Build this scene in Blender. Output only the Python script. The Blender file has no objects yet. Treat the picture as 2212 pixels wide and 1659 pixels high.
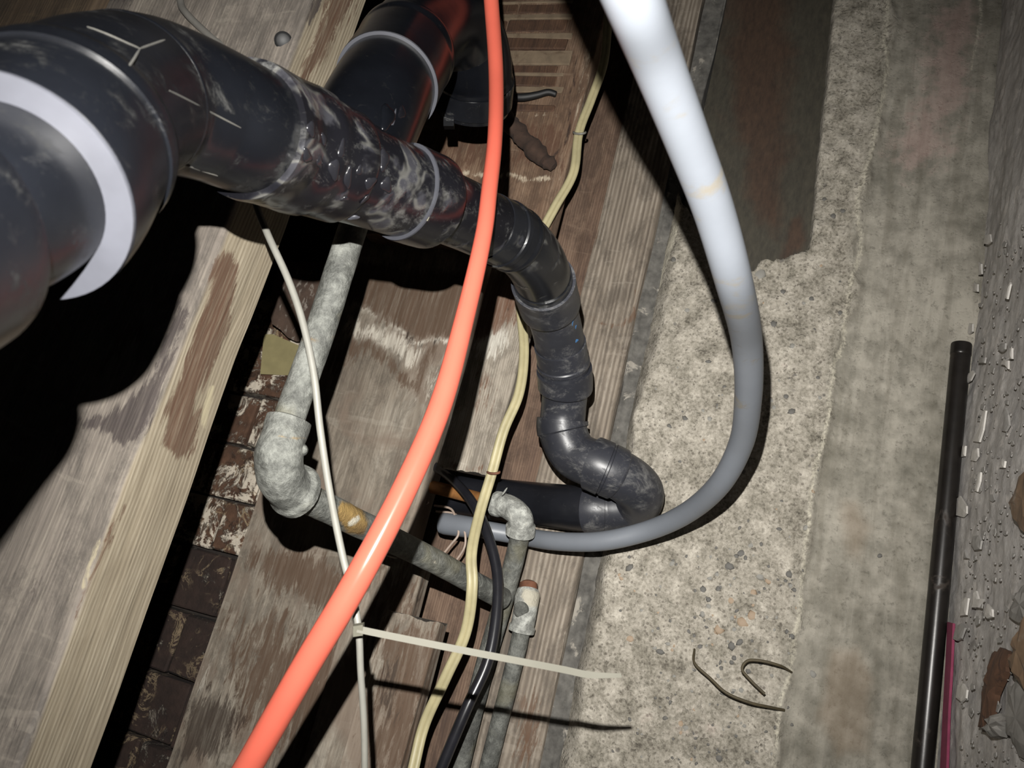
import bpy, bmesh, math, random
import numpy as np
from mathutils import Vector, Matrix

# ------------------------------------------------------------------ camera, light, world
FPX, CX, CY = 1661.0, 1106.0, 829.5          # focal length and centre for the 2212 x 1659 frame
scene = bpy.context.scene
COL = scene.collection
J = Vector((0.905, 3.52, -1.0)).normalized()                 # along the wall, in camera axes
U0 = Vector((-1.0, 0.0, -0.30))                              # up, in camera axes (camera is held on its side)
U = (U0 - J * U0.dot(J)).normalized()
NRM = U.cross(J).normalized()                                # into the wall
ROT = Matrix((J, NRM, U))                                    # camera axes -> world axes
WALL_Y = 1.02


def ray(px, py):
    return ROT @ Vector(((px - CX) / FPX, (CY - py) / FPX, -1.0))


_r = ray(2056, 1200)
CAM_Z = -(_r.z * WALL_Y / _r.y)                              # floor is z = 0
CAM = Vector((0, 0, CAM_Z))

cam_data = bpy.data.cameras.new('camera')
cam = bpy.data.objects.new('camera', cam_data)
COL.objects.link(cam)
cam.matrix_world = Matrix.Translation(CAM) @ ROT.to_4x4()
cam_data.sensor_fit = 'HORIZONTAL'
cam_data.sensor_width = 36.0
cam_data.lens = 36.0 * FPX / 2212.0
cam_data.clip_start = 0.01
cam_data.clip_end = 50
cam_data.dof.use_dof = True
cam_data.dof.focus_distance = 0.85
cam_data.dof.aperture_fstop = 16.0
scene.camera = cam

world = bpy.data.worlds.new('world')
scene.world = world
world.use_nodes = True
world.node_tree.nodes['Background'].inputs[0].default_value = (0.8, 0.9, 1.0, 1)
world.node_tree.nodes['Background'].inputs[1].default_value = 0.004

lamp_data = bpy.data.lights.new('torch_light', 'SPOT')
lamp_data.energy = 62.0
lamp_data.color = (1.0, 0.975, 0.93)
lamp_data.spot_size = math.radians(106)
lamp_data.spot_blend = 1.0
lamp_data.shadow_soft_size = 0.0028
lamp = bpy.data.objects.new('torch_light', lamp_data)
COL.objects.link(lamp)
LAMP_POS = CAM + ROT @ Vector((-0.016, 0.077, 0.0))
_aim = ray(950, 810) * 1.0 + CAM
lamp.matrix_world = Matrix.Translation(LAMP_POS) @ (_aim - LAMP_POS).to_track_quat('-Z', 'Y').to_matrix().to_4x4()

scene.view_settings.view_transform = 'Standard'
scene.view_settings.look = 'None'
scene.view_settings.gamma = 1.0
scene.view_settings.use_curve_mapping = False
scene.view_settings.exposure = 0.45

random.seed(7)


# ------------------------------------------------------------------ geometry helpers
def W(px, py, d):
    return CAM + ray(px, py) * d


def WY(px, py, y):
    r = ray(px, py)
    return CAM + r * (y / r.y)


def WZ(px, py, z):
    r = ray(px, py)
    return CAM + r * ((z - CAM_Z) / r.z)


_RT = np.array(ROT.transposed())


def project(v):
    c = (np.asarray(v) - np.array(CAM)) @ _RT.T
    d = -c[:, 2]
    d = np.where(d < 0.02, 0.02, d)
    return np.stack([CX + FPX * c[:, 0] / d, CY - FPX * c[:, 1] / d], 1)


def _hash(ix, iy, iz, seed):
    h = (ix * 374761393 + iy * 668265263 + iz * 2147483647 + seed * 1274126177) & 0xFFFFFFFF
    h = ((h ^ (h >> 13)) * 1274126177) & 0xFFFFFFFF
    return ((h ^ (h >> 16)) & 0xFFFF) / 65535.0


def vnoise(p, scale=(1, 1, 1), seed=0, octaves=1):
    p = np.asarray(p, float) * np.asarray(scale, float)
    out = np.zeros(len(p))
    amp, tot = 1.0, 0.0
    for o in range(octaves):
        i = np.floor(p).astype(np.int64)
        f = p - i
        f = f * f * (3 - 2 * f)
        acc = 0
        for dx in (0, 1):
            for dy in (0, 1):
                for dz in (0, 1):
                    w = (f[:, 0] if dx else 1 - f[:, 0]) * (f[:, 1] if dy else 1 - f[:, 1]) * (f[:, 2] if dz else 1 - f[:, 2])
                    acc = acc + w * _hash(i[:, 0] + dx, i[:, 1] + dy, i[:, 2] + dz, seed + o * 17)
        out += amp * (acc * 2 - 1)
        tot += amp
        amp *= 0.5
        p = p * 2.03 + 5.1
    return out / tot


def seg_dist(q, pts, closed):
    pts = np.asarray(pts, float)
    best = np.full(len(q), 1e9)
    n = len(pts)
    for k in range(n if closed else n - 1):
        a, b = pts[k], pts[(k + 1) % n]
        ab = b - a
        t = np.clip(((q - a) @ ab) / max(ab @ ab, 1e-9), 0, 1)
        best = np.minimum(best, np.linalg.norm(q - (a + t[:, None] * ab), axis=1))
    return best


def inside(q, pts):
    pts = np.asarray(pts, float)
    r = np.zeros(len(q), bool)
    n = len(pts)
    for k in range(n):
        a, b = pts[k], pts[(k + 1) % n]
        cond = (a[1] > q[:, 1]) != (b[1] > q[:, 1])
        xi = (b[0] - a[0]) * (q[:, 1] - a[1]) / (b[1] - a[1] + 1e-12) + a[0]
        r ^= cond & (q[:, 0] < xi)
    return r


def mark_value(q, shape):
    """0..1 coverage of a stain outline; shape = (kind, points, softness, strength[, half width])"""
    kind, pts, soft, val = shape[:4]
    soft = soft * 2.2
    if kind == 'poly':
        d = seg_dist(q, pts, True)
        d = np.where(inside(q, pts), d, -d)
        return val * np.clip(0.5 + d / (2 * soft), 0, 1)
    hw = shape[4]
    d = seg_dist(q, pts, False)
    return val * np.clip(0.5 + (hw - d) / (2 * soft), 0, 1)


def set_marks(me, verts, layers, jitter=14, along=(6, 30, 30)):
    if not layers:
        return
    v = np.asarray(verts)
    q = project(v)
    q = q + np.stack([vnoise(v, along, 3, 3), vnoise(v, along, 9, 3)], 1) * jitter * np.array([1.0, 2.2])
    for lname, shapes in layers.items():
        val = np.zeros(len(v))
        for s in shapes:
            val = np.maximum(val, mark_value(q, s))
        at = me.attributes.new(lname, 'FLOAT', 'POINT')
        at.data.foreach_set('value', val.astype(np.float32))


def tag(o, label=None, cat=None, group=None, kind=None):
    if label: o['label'] = label
    if cat: o['category'] = cat
    if group: o['group'] = group
    if kind: o['kind'] = kind
    return o


def empty(name, loc, label, cat, group=None):
    o = bpy.data.objects.new(name, None)
    o.empty_display_size = 0.02
    COL.objects.link(o)
    o.location = loc
    return tag(o, label, cat, group)


def make_obj(name, verts, faces, mat, parent=None, origin=None, smooth=40, layers=None, jitter=14, along=(6, 30, 30)):
    """one mesh object; vertices are given in world space"""
    v = np.asarray([tuple(p) for p in verts], float)
    base = Vector(parent.matrix_world.translation) if parent is not None else None
    if parent is not None:
        base = world_loc(parent)
    if origin is None:
        origin = Vector((v[:, 0].mean(), v[:, 1].mean(), v[:, 2].min()))
    me = bpy.data.meshes.new(name)
    me.from_pydata((v - np.array(origin)).tolist(), [], faces)
    me.update()
    set_marks(me, v, layers, jitter, along)
    if smooth is not None:
        me.polygons.foreach_set('use_smooth', [True] * len(me.polygons))
        if smooth < 180:
            me.set_sharp_from_angle(angle=math.radians(smooth))
    if mat: me.materials.append(mat)
    o = bpy.data.objects.new(name, me)
    COL.objects.link(o)
    if parent is not None:
        o.parent = parent
        o.location = Vector(origin) - base
    else:
        o.location = origin
    return o


def world_loc(o):
    p = Vector(o.location)
    while o.parent is not None:
        o = o.parent
        p += Vector(o.location)
    return p


def catmull(ctrl, n=24):
    P = [Vector(p) for p in ctrl]
    P = [P[0] * 2 - P[1]] + P + [P[-1] * 2 - P[-2]]
    out = []
    for i in range(1, len(P) - 2):
        p0, p1, p2, p3 = P[i - 1:i + 3]
        t0 = 0.0
        t1 = t0 + max((p1 - p0).length, 1e-6) ** 0.5
        t2 = t1 + max((p2 - p1).length, 1e-6) ** 0.5
        t3 = t2 + max((p3 - p2).length, 1e-6) ** 0.5
        for k in range(n):
            t = t1 + (t2 - t1) * k / n
            a1 = p0 * ((t1 - t) / (t1 - t0)) + p1 * ((t - t0) / (t1 - t0))
            a2 = p1 * ((t2 - t) / (t2 - t1)) + p2 * ((t - t1) / (t2 - t1))
            a3 = p2 * ((t3 - t) / (t3 - t2)) + p3 * ((t - t2) / (t3 - t2))
            b1 = a1 * ((t2 - t) / (t2 - t0)) + a2 * ((t - t0) / (t2 - t0))
            b2 = a2 * ((t3 - t) / (t3 - t1)) + a3 * ((t - t1) / (t3 - t1))
            out.append(b1 * ((t2 - t) / (t2 - t1)) + b2 * ((t - t1) / (t2 - t1)))
    out.append(P[-2].copy())
    return out


class Path:
    """smooth centre line; positions are asked for by control point index (may be fractional)"""
    def __init__(self, ctrl, n=24):
        self.n = n
        self.ctrl = [Vector(c) for c in ctrl]
        self.p = catmull(ctrl, n)
        self.t = []
        for i in range(len(self.p)):
            a = self.p[max(i - 1, 0)]
            b = self.p[min(i + 1, len(self.p) - 1)]
            self.t.append((b - a).normalized())

    def at(self, i):
        x = min(max(i * self.n, 0), len(self.p) - 1)
        k = min(int(x), len(self.p) - 2)
        f = x - k
        return self.p[k].lerp(self.p[k + 1], f), self.t[k].lerp(self.t[k + 1], f).normalized()


def sweep_mesh(path, prof, seg=40, step=0.12, caps=True, flat=None, wob=0.0, seed=0, wscale=60):
    """prof = [(index, radius)...]; equal indices make a step"""
    st = []
    for (i0, r0), (i1, r1) in zip(prof[:-1], prof[1:]):
        m = max(1, int(math.ceil(abs(i1 - i0) / step)))
        for k in range(m):
            st.append((i0 + (i1 - i0) * k / m, r0 + (r1 - r0) * k / m))
    st.append(prof[-1])
    verts, faces = [], []
    p, t = path.at(st[0][0])
    up = Vector((0, 0, 1)) if abs(t.z) < 0.9 else Vector((0, 1, 0))
    nx = t.cross(up).normalized()
    for (i, r) in st:
        p, t = path.at(i)
        nx = (nx - t * nx.dot(t)).normalized()
        ny = t.cross(nx)
        for k in range(seg):
            a = 2 * math.pi * k / seg
            ca, sa = math.cos(a), math.sin(a)
            if flat: ca, sa = ca * flat[0], sa * flat[1]
            verts.append(p + nx * (r * ca) + ny * (r * sa))
    n = len(st)
    for j in range(n - 1):
        for k in range(seg):
            a, b = j * seg + k, j * seg + (k + 1) % seg
            faces.append((a, b, b + seg, a + seg))
    if caps:
        faces.append(tuple(range(seg - 1, -1, -1)))
        faces.append(tuple((n - 1) * seg + k for k in range(seg)))
    if wob:
        v = np.array([tuple(q) for q in verts])
        c = np.repeat(np.array([tuple(path.at(i)[0]) for i, r in st]), seg, 0)
        d = v - c
        L = np.linalg.norm(d, axis=1, keepdims=True)
        v = v + d / np.maximum(L, 1e-6) * (vnoise(v, (wscale,) * 3, seed, 3) * wob)[:, None]
        verts = v
    return verts, faces


def sweep(name, path, prof, mat, parent=None, label=None, smooth=42, layers=None, jitter=3, **kw):
    # a run of plumbing or cable
    v, f = sweep_mesh(path, prof, **kw)
    o = make_obj(name, v, f, mat, parent, smooth=smooth, layers=layers, jitter=jitter, along=(60, 60, 60))
    if label and parent is not None: o['label'] = label
    return o


def annulus(name, path, i, r0, r1, mat, parent, seg=64, label=None, depth=0.0012):
    """the flat end face of a socket"""
    p, t = path.at(i)
    up = Vector((0, 0, 1)) if abs(t.z) < 0.9 else Vector((0, 1, 0))
    nx = t.cross(up).normalized()
    ny = t.cross(nx)
    vs, fs = [], []
    for k in range(seg):
        a = 2 * math.pi * k / seg
        e = nx * math.cos(a) + ny * math.sin(a)
        vs += [p + e * r0 - t * depth, p + e * r1 - t * depth, p + e * r1 + t * depth, p + e * r0 + t * depth]
    for k in range(seg):
        a, b = 4 * k, 4 * ((k + 1) % seg)
        for q in range(4):
            fs.append((a + q, a + (q + 1) % 4, b + (q + 1) % 4, b + q))
    o = make_obj(name, vs, fs, mat, parent, smooth=30)
    if label: o['label'] = label
    return o


def board(name, x0, x1, z0, z1, y0, thick, mat, dx=0.006, dz=0.006, disp=0.0015, seed=0, layers=None, parent=None,
          round_edge=0.003, ragged=0.004, jitter=14, bottom_steps=10, wav=0.0):
    """a plank lying along the wall: front and bottom faces are fine grids with worn relief"""
    loop = []
    nz = max(2, int((z1 - z0) / dz))
    for k in range(nz + 1):
        z = z1 + (z0 + round_edge - z1) * k / nz
        loop.append((y0, z, -1, 0))
    loop.append((y0 + round_edge * 0.3, z0 + round_edge * 0.3, -0.7, -0.7))
    for k in range(bottom_steps + 1):
        loop.append((y0 + round_edge + (thick - round_edge) * k / bottom_steps, z0, 0, -1))
    loop.append((y0 + thick, z1, 0, 0))
    loop = np.array(loop, float)
    nx = max(2, int((x1 - x0) / dx))
    L = len(loop)
    xs = np.linspace(0, 1, nx + 1)
    e0 = vnoise(loop[:, [0, 1, 1]], (90, 90, 0), seed + 5, 3) * ragged
    e1 = vnoise(loop[:, [0, 1, 1]], (90, 90, 0), seed + 6, 3) * ragged
    V = np.zeros((nx + 1, L, 3))
    for i, s in enumerate(xs):
        V[i, :, 0] = (x0 + e0) * (1 - s) + (x1 + e1) * s
        V[i, :, 1] = loop[:, 0]
        V[i, :, 2] = loop[:, 1]
    V = V.reshape(-1, 3)
    nrm = np.tile(loop[:, 2:4], (nx + 1, 1))
    h = vnoise(V, (5, 110, 110), seed, 3) * disp + vnoise(V, (3, 12, 12), seed + 2, 2) * disp * 1.2
    V[:, 1] += nrm[:, 0] * h
    V[:, 2] += nrm[:, 1] * h
    if wav:
        V[:, 2] += vnoise(V * np.array([1, 0, 0]), (7, 1, 1), seed + 11, 3) * wav
    faces = []
    for i in range(nx):
        for k in range(L):
            a, b = i * L + k, i * L + (k + 1) % L
            faces.append((a, a + L, b + L, b))
    faces.append(tuple(range(L)))
    faces.append(tuple(nx * L + k for k in range(L - 1, -1, -1)))
    return make_obj(name, V, faces, mat, parent, smooth=50, layers=layers, jitter=jitter)


def slab(name, outline, thick_dir, mat, parent=None, bulge=0.0, seed=0, smooth=None, rough=0.0):
    """an irregular flat chip: a jagged outline given a real thickness and an uneven broken face"""
    rng = random.Random(seed + 100)
    d = Vector(thick_dir)
    pts = [Vector(p) for p in outline]
    c = sum(pts, Vector()) / len(pts)
    ring = []
    n0 = len(pts)
    sub = 3 if rough > 0.001 else 1
    for k in range(n0):
        a, b = pts[k], pts[(k + 1) % n0]
        for q in range(sub):
            p = a.lerp(b, q / sub)
            if q: p = p + (c - p) * rng.uniform(-0.07, 0.10)
            ring.append(p)
    n = len(ring)
    up = -d.normalized()
    inner = [p.lerp(c, rng.uniform(0.25, 0.5)) + up * bulge * rng.uniform(0.3, 1.2) for p in ring]
    vs = ring + [p + d for p in ring] + inner + [c + up * bulge, c + d]
    fs = []
    for k in range(n):
        b = (k + 1) % n
        fs.append((k, b, n + b, n + k))
        fs.append((b, k, 2 * n + k, 2 * n + b))
        fs.append((2 * n + b, 2 * n + k, 3 * n))
        fs.append((3 * n + 1, n + k, n + b))
    return make_obj(name, vs, fs, mat, parent, smooth=smooth)


def block(name, x0, x1, y0, y1, z0, z1, mat, parent=None, jit=0.001, bev=0.002):
    """a slightly uneven brick-like block with worn edges"""
    bm = bmesh.new()
    bmesh.ops.create_cube(bm, size=1.0)
    for v in bm.verts:
        v.co = Vector(((x0 + x1) / 2 + v.co.x * (x1 - x0), (y0 + y1) / 2 + v.co.y * (y1 - y0), (z0 + z1) / 2 + v.co.z * (z1 - z0)))
        v.co += Vector((random.uniform(-jit, jit), random.uniform(-jit, jit), random.uniform(-jit, jit)))
    bmesh.ops.bevel(bm, geom=bm.edges[:], offset=bev, segments=1, affect='EDGES')
    vs = [v.co.copy() for v in bm.verts]
    bm.verts.index_update()
    fs = [[v.index for v in f.verts] for f in bm.faces]
    bm.free()
    return make_obj(name, vs, fs, mat, parent, smooth=35)


# ------------------------------------------------------------------ material helpers
def S(r, g, b, k=1.0):
    def f(c):
        c /= 255.0
        return (c / 12.92 if c <= 0.04045 else ((c + 0.055) / 1.055) ** 2.4) * k
    return (f(r), f(g), f(b), 1.0)


class M:
    def __init__(self, name, rough=0.8, metal=0.0, spec=0.5):
        self.m = bpy.data.materials.new(name)
        self.m.use_nodes = True
        self.nt = self.m.node_tree
        self.b = self.nt.nodes['Principled BSDF']
        self.b.inputs['Metallic'].default_value = metal
        self.b.inputs['Specular IOR Level'].default_value = spec
        self.put(self.b.inputs['Roughness'], rough)
        self.tc = self.nt.nodes.new('ShaderNodeTexCoord').outputs['Object']

    def put(self, sock, v):
        if hasattr(v, 'links') or isinstance(v, bpy.types.NodeSocket):
            self.nt.links.new(v, sock)
        else:
            sock.default_value = v

    def map(self, scale=(1, 1, 1), loc=(0, 0, 0), rot=(0, 0, 0), vec=None):
        n = self.nt.nodes.new('ShaderNodeMapping')
        self.put(n.inputs['Vector'], vec or self.tc)
        n.inputs['Scale'].default_value = scale
        n.inputs['Location'].default_value = loc
        n.inputs['Rotation'].default_value = rot
        return n.outputs[0]

    def noise(self, scale, detail=4, rough=0.55, dist=0.0, vec=None, lac=2.0):
        n = self.nt.nodes.new('ShaderNodeTexNoise')
        self.put(n.inputs['Vector'], vec or self.tc)
        n.inputs['Scale'].default_value = scale
        n.inputs['Detail'].default_value = detail
        n.inputs['Roughness'].default_value = rough
        n.inputs['Distortion'].default_value = dist
        n.inputs['Lacunarity'].default_value = lac
        return n.outputs['Fac']

    def vor(self, scale, feature='F1', out='Distance', vec=None, rand=1.0):
        n = self.nt.nodes.new('ShaderNodeTexVoronoi')
        n.feature = feature
        self.put(n.inputs['Vector'], vec or self.tc)
        n.inputs['Scale'].default_value = scale
        n.inputs['Randomness'].default_value = rand
        return n.outputs[out]

    def wave(self, scale, dist, detail=3, dscale=1.0, vec=None, direction='Z'):
        n = self.nt.nodes.new('ShaderNodeTexWave')
        n.bands_direction = direction
        self.put(n.inputs['Vector'], vec or self.tc)
        n.inputs['Scale'].default_value = scale
        n.inputs['Distortion'].default_value = dist
        n.inputs['Detail'].default_value = detail
        n.inputs['Detail Scale'].default_value = dscale
        return n.outputs['Fac']

    def ramp(self, fac, stops, interp='LINEAR'):
        n = self.nt.nodes.new('ShaderNodeValToRGB')
        n.color_ramp.interpolation = interp
        self.put(n.inputs[0], fac)
        e = n.color_ramp.elements
        for k, (p, c) in enumerate(stops):
            if not isinstance(c, tuple): c = (c, c, c, 1)
            if k < 2:
                e[k].position = p
                e[k].color = c
            else:
                x = e.new(p)
                x.color = c
        return n.outputs[0]

    def sm(self, fac, lo, hi, a=0.0, b=1.0):
        n = self.nt.nodes.new('ShaderNodeMapRange')
        n.interpolation_type = 'SMOOTHSTEP'
        self.put(n.inputs[0], fac)
        n.inputs[1].default_value = lo
        n.inputs[2].default_value = hi
        n.inputs[3].default_value = a
        n.inputs[4].default_value = b
        return n.outputs[0]

    def mix(self, fac, a, b, blend='MIX'):
        n = self.nt.nodes.new('ShaderNodeMix')
        n.data_type = 'RGBA'
        n.blend_type = blend
        self.put(n.inputs[0], fac)
        self.put(n.inputs[6], a)
        self.put(n.inputs[7], b)
        return n.outputs[2]

    def math(self, op, a, b=0.0, clamp=False):
        n = self.nt.nodes.new('ShaderNodeMath')
        n.operation = op
        n.use_clamp = clamp
        self.put(n.inputs[0], a)
        self.put(n.inputs[1], b)
        return n.outputs[0]

    def attr(self, name):
        n = self.nt.nodes.new('ShaderNodeAttribute')
        n.attribute_name = name
        return n.outputs['Fac']

    def rand(self):
        return self.nt.nodes.new('ShaderNodeObjectInfo').outputs['Random']

    def edge(self, name, noise, amount=0.7):
        """a stain mask whose border is broken up by a noise"""
        a = self.attr(name)
        x = self.math('ADD', a, self.math('MULTIPLY', self.math('SUBTRACT', noise, 0.5), amount))
        return self.math('MULTIPLY', self.sm(x, 0.36, 0.64), self.sm(a, 0.02, 0.22))

    def bump(self, height, strength=0.5, dist=0.002, prev=None):
        n = self.nt.nodes.new('ShaderNodeBump')
        n.inputs['Strength'].default_value = strength
        n.inputs['Distance'].default_value = dist
        self.put(n.inputs['Height'], height)
        if prev is not None: self.put(n.inputs['Normal'], prev)
        return n.outputs[0]

    def done(self, color, rough=None, normal=None):
        self.put(self.b.inputs['Base Color'], color)
        if rough is not None: self.put(self.b.inputs['Roughness'], rough)
        if normal is not None: self.put(self.b.inputs['Normal'], normal)
        return self.m


def wood(name, dark, mid, light, gs=1.0, ring=0.5, bottom=None, rust=S(70, 42, 24), black=S(28, 22, 22), pale=S(190, 182, 165), rough=0.85, bumpk=0.6, seed=0.0, blotch=None):
    m = M(name, rough)
    g = m.map((6 * gs, 110 * gs, 110 * gs), (seed, seed * 2, seed))
    fine = m.noise(3.0, 5, 0.65, 0.3, vec=g)
    mid_n = m.noise(1.0, 4, 0.6, 0.4, vec=m.map((4 * gs, 26 * gs, 26 * gs), (seed, 0, seed)))
    rings = m.wave(110 * gs, 9.0, 4, 0.22, vec=m.map((0.10, 1, 1), (seed, 0, seed), rot=(0.75, 0, 0)), direction='Z')
    f = m.math('ADD', m.math('MULTIPLY', fine, 0.5), m.math('MULTIPLY', mid_n, 0.5))
    f = m.math('ADD', m.math('MULTIPLY', f, 1 - 0.4 * ring), m.math('MULTIPLY', rings, 0.4 * ring))
    stain = m.noise(6.0, 5, 0.65, 0.6, vec=m.map((1.0, 3.0, 3.0), (seed, seed, 0)))
    f = m.math('ADD', m.math('MULTIPLY', f, 0.72), m.math('MULTIPLY', stain, 0.28))
    col = m.ramp(f, [(0.34, dark), (0.50, mid), (0.66, light)])
    mot = m.noise(30, 7, 0.78, 0.4, vec=m.map((0.45, 1, 1), (seed, 0, 0)))
    col = m.mix(m.sm(mot, 0.42, 0.62, 0.0, 0.55), col, m.mix(0.5, dark, (0, 0, 0, 1)))
    scr = m.sm(m.noise(60, 3, 0.6, 1.5, vec=m.map((0.5, 1, 0.12), rot=(0, 0.4, 0))), 0.60, 0.68, 0, 0.25)
    col = m.mix(scr, col, light)
    if blotch:
        bl = m.noise(9.0, 5, 0.6, 0.5)
        col = m.mix(m.sm(bl, 0.46, 0.62), col, m.mix(0.75, col, blotch))
    rag = m.noise(2.2, 8, 0.75, 0.6, vec=m.map((11, 60, 60)))
    if bottom:
        col = m.mix(m.edge('bottom', rag, 0.3), col, m.ramp(m.math('ADD', m.math('MULTIPLY', m.math('ADD', m.math('MULTIPLY', fine, .5), m.math('MULTIPLY', stain, .5)), .86), m.math('MULTIPLY', rings, .14)), [(0.28, bottom[0]), (0.5, bottom[1]), (0.70, bottom[2])]))
    col = m.mix(m.edge('pale', rag, 2.0), col, m.mix(m.sm(fine, .35, .65), pale, m.mix(0.5, col, pale)))
    col = m.mix(m.edge('rust', rag, 2.2), col, m.mix(m.sm(fine, 0.35, 0.7), rust, m.mix(0.35, rust, col)))
    col = m.mix(m.math('MULTIPLY', m.edge('black', rag, 2.2), 0.9), col, m.mix(m.sm(fine, 0.4, 0.75), black, m.mix(0.3, black, col)))
    h = m.math('ADD', m.math('MULTIPLY', fine, 0.8), m.math('MULTIPLY', rings, 0.35 * ring))
    return m.done(col, m.sm(f, 0.3, 0.7, rough - 0.08, rough + 0.08), m.bump(h, bumpk, 0.0016))


def plain(name, col, rough=0.5, var=0.25, nscale=30, bumpk=0.15, spec=0.5, metal=0.0, dirt=None, dirt_lo=0.55, dirt_hi=0.7, dirt_scale=25, dark=None, stretch=None):
    m = M(name, rough, metal, spec)
    n = m.noise(nscale, 5, 0.6)
    d = dark or tuple(c * (1 - var) for c in col[:3]) + (1,)
    l = tuple(min(1, c * (1 + var)) for c in col[:3]) + (1,)
    c = m.ramp(n, [(0.3, d), (0.7, l)])
    r = rough
    if dirt:
        vec = m.map(stretch) if stretch else None
        dn = m.sm(m.noise(dirt_scale, 6, 0.65, 0.5, vec=vec), dirt_lo, dirt_hi)
        c = m.mix(dn, c, dirt)
        r = m.sm(dn, 0, 1, rough, 0.85)
    return m.done(c, r, m.bump(n, bumpk, 0.001))


def abs_mat(name, smear, tone=S(27, 28, 33), rough=0.30, glue=0.0, dustcol=S(92, 91, 86)):
    """black drain plastic with chalky rubbing dust and dried glue runs"""
    m = M(name, rough, 0.0, 0.38)
    base = m.ramp(m.noise(18, 4, 0.6), [(0.3, tuple(c * 0.75 for c in tone[:3]) + (1,)), (0.7, tuple(c * 1.3 for c in tone[:3]) + (1,))])
    v = m.map((1, 1, 1), rot=(0.5, 0.7, 0.4))
    n1 = m.noise(46, 9, 0.78, 0.35, vec=m.map((1.3, 1, 0.7), rot=(0.5, 0.7, 0.4)))
    n2 = m.noise(11, 3, 0.6, 0.4)
    k = m.math('ADD', m.math('MULTIPLY', n1, 0.6), m.math('MULTIPLY', n2, 0.4))
    dust = m.sm(k, 0.60 - 0.14 * smear, 0.74 - 0.12 * smear, 0.0, 0.30 + 0.50 * smear)
    thin = m.sm(m.noise(160, 3, 0.7, 0.8, vec=v), 0.60, 0.75, 0.0, 0.06 + 0.12 * smear)
    col = m.mix(thin, base, dustcol)
    col = m.mix(dust, col, dustcol)
    r = m.sm(dust, 0.0, 0.5, rough, 0.7)
    h = m.math('ADD', m.math('MULTIPLY', m.noise(45, 4, 0.6), 0.4), m.math('MULTIPLY', dust, 0.5))
    if glue:
        run = m.vor(85, 'SMOOTH_F1', vec=m.map((1, 1, 0.6), rot=(0.3, 0.2, 0.9)))
        zone = m.sm(m.noise(20, 4, 0.6, 0.5), 0.54 - 0.08 * glue, 0.62 - 0.04 * glue)
        film = m.math('MULTIPLY', m.sm(run, 0.60, 0.35), zone)
        rim = m.math('MULTIPLY', m.math('MULTIPLY', m.sm(run, 0.30, 0.40), m.sm(run, 0.52, 0.44)), zone)
        col = m.mix(m.math('MULTIPLY', film, 0.16), col, S(92, 92, 98))
        col = m.mix(m.math('MULTIPLY', rim, 0.20), col, S(108, 107, 98))
        h = m.math('ADD', h, m.math('MULTIPLY', film, 1.2))
    return m.done(col, r, m.bump(h, 0.3, 0.0015))


def galv_mat(name, tint=S(84, 85, 81)):
    m = M(name, 0.65, 0.1, 0.4)
    n = m.math('ADD', m.math('MULTIPLY', m.noise(70, 6, 0.75, 0.15), .7), m.math('MULTIPLY', m.noise(20, 3, 0.6, 0.2), .3))
    w = m.noise(14, 3, 0.6, 0.5)
    col = m.ramp(n, [(0.38, tuple(c * 0.5 for c in tint[:3]) + (1,)), (0.49, tint), (0.60, tuple(min(1, c * 1.8) for c in tint[:3]) + (1,))])
    col = m.mix(m.sm(w, 0.55, 0.7, 0, 0.4), col, S(112, 108, 86))
    col = m.mix(m.edge('rust', n, 1.2), col, m.ramp(w, [(0.35, S(74, 54, 32)), (0.6, S(136, 112, 66))]))
    col = m.mix(m.edge('pale', n, 0.8), col, S(170, 165, 150))
    return m.done(col, m.sm(n, 0.3, 0.7, 0.55, 0.8), m.bump(n, 1.0, 0.005))


MAT = {}
MAT['abs_clean'] = abs_mat('abs_clean', 0.22, S(7, 8, 11), 0.24, dustcol=S(50, 49, 46))
MAT['abs_near'] = abs_mat('abs_near', 0.66, S(7, 8, 11), 0.28, dustcol=S(34, 34, 32))
MAT['abs_smear'] = abs_mat('abs_smear', 0.66, S(11, 11, 14), 0.25, glue=0.7, dustcol=S(92, 92, 90))
MAT['abs_mid'] = abs_mat('abs_mid', 0.40, S(16, 17, 20), 0.26, glue=0.3, dustcol=S(80, 80, 78))
MAT['abs_dust'] = abs_mat('abs_dust', 0.85, S(38, 39, 44), 0.38, dustcol=S(104, 103, 101))
MAT['abs_plain'] = abs_mat('abs_plain', 0.12, S(22, 23, 27), 0.34, dustcol=S(80, 80, 80))
MAT['seam_dust'] = plain('seam_dust', S(46, 45, 41), 0.85, 0.3, 60, 0.2)
MAT['drip'] = abs_mat('abs_drip', 0.5, S(20, 20, 23), 0.2, dustcol=S(84, 83, 76))
MAT['crust'] = plain('dried_crust', S(104, 101, 84), 0.85, 0.35, 70, 0.8)
MAT['abs_rim_lit'] = plain('abs_rim_lit', S(48, 49, 54), 0.5, 0.12, 40, 0.05)  # lighter copy of the black plastic; paints in lamplight on socket faces
MAT['galv'] = galv_mat('galvanised_zinc')
MAT['galv_pale'] = galv_mat('galvanised_zinc_pale', S(138, 139, 134))
MAT['greypipe'] = plain('grey_plastic', S(101, 105, 111), 0.45, 0.08, 12, 0.08, dirt=S(100, 96, 88), dirt_lo=0.57, dirt_hi=0.70, dirt_scale=22, stretch=(0.7, 1, 1))
MAT['pex'] = plain('orange_plastic', S(158, 74, 60), 0.22, 0.04, 30, 0.02, spec=0.18, dirt=S(150, 78, 66), dirt_lo=0.62, dirt_hi=0.8)
MAT['romex'] = plain('yellowed_sheath', S(150, 142, 110), 0.5, 0.15, 40, 0.1, dirt=S(120, 104, 66), dirt_lo=0.6, dirt_hi=0.8)
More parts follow.
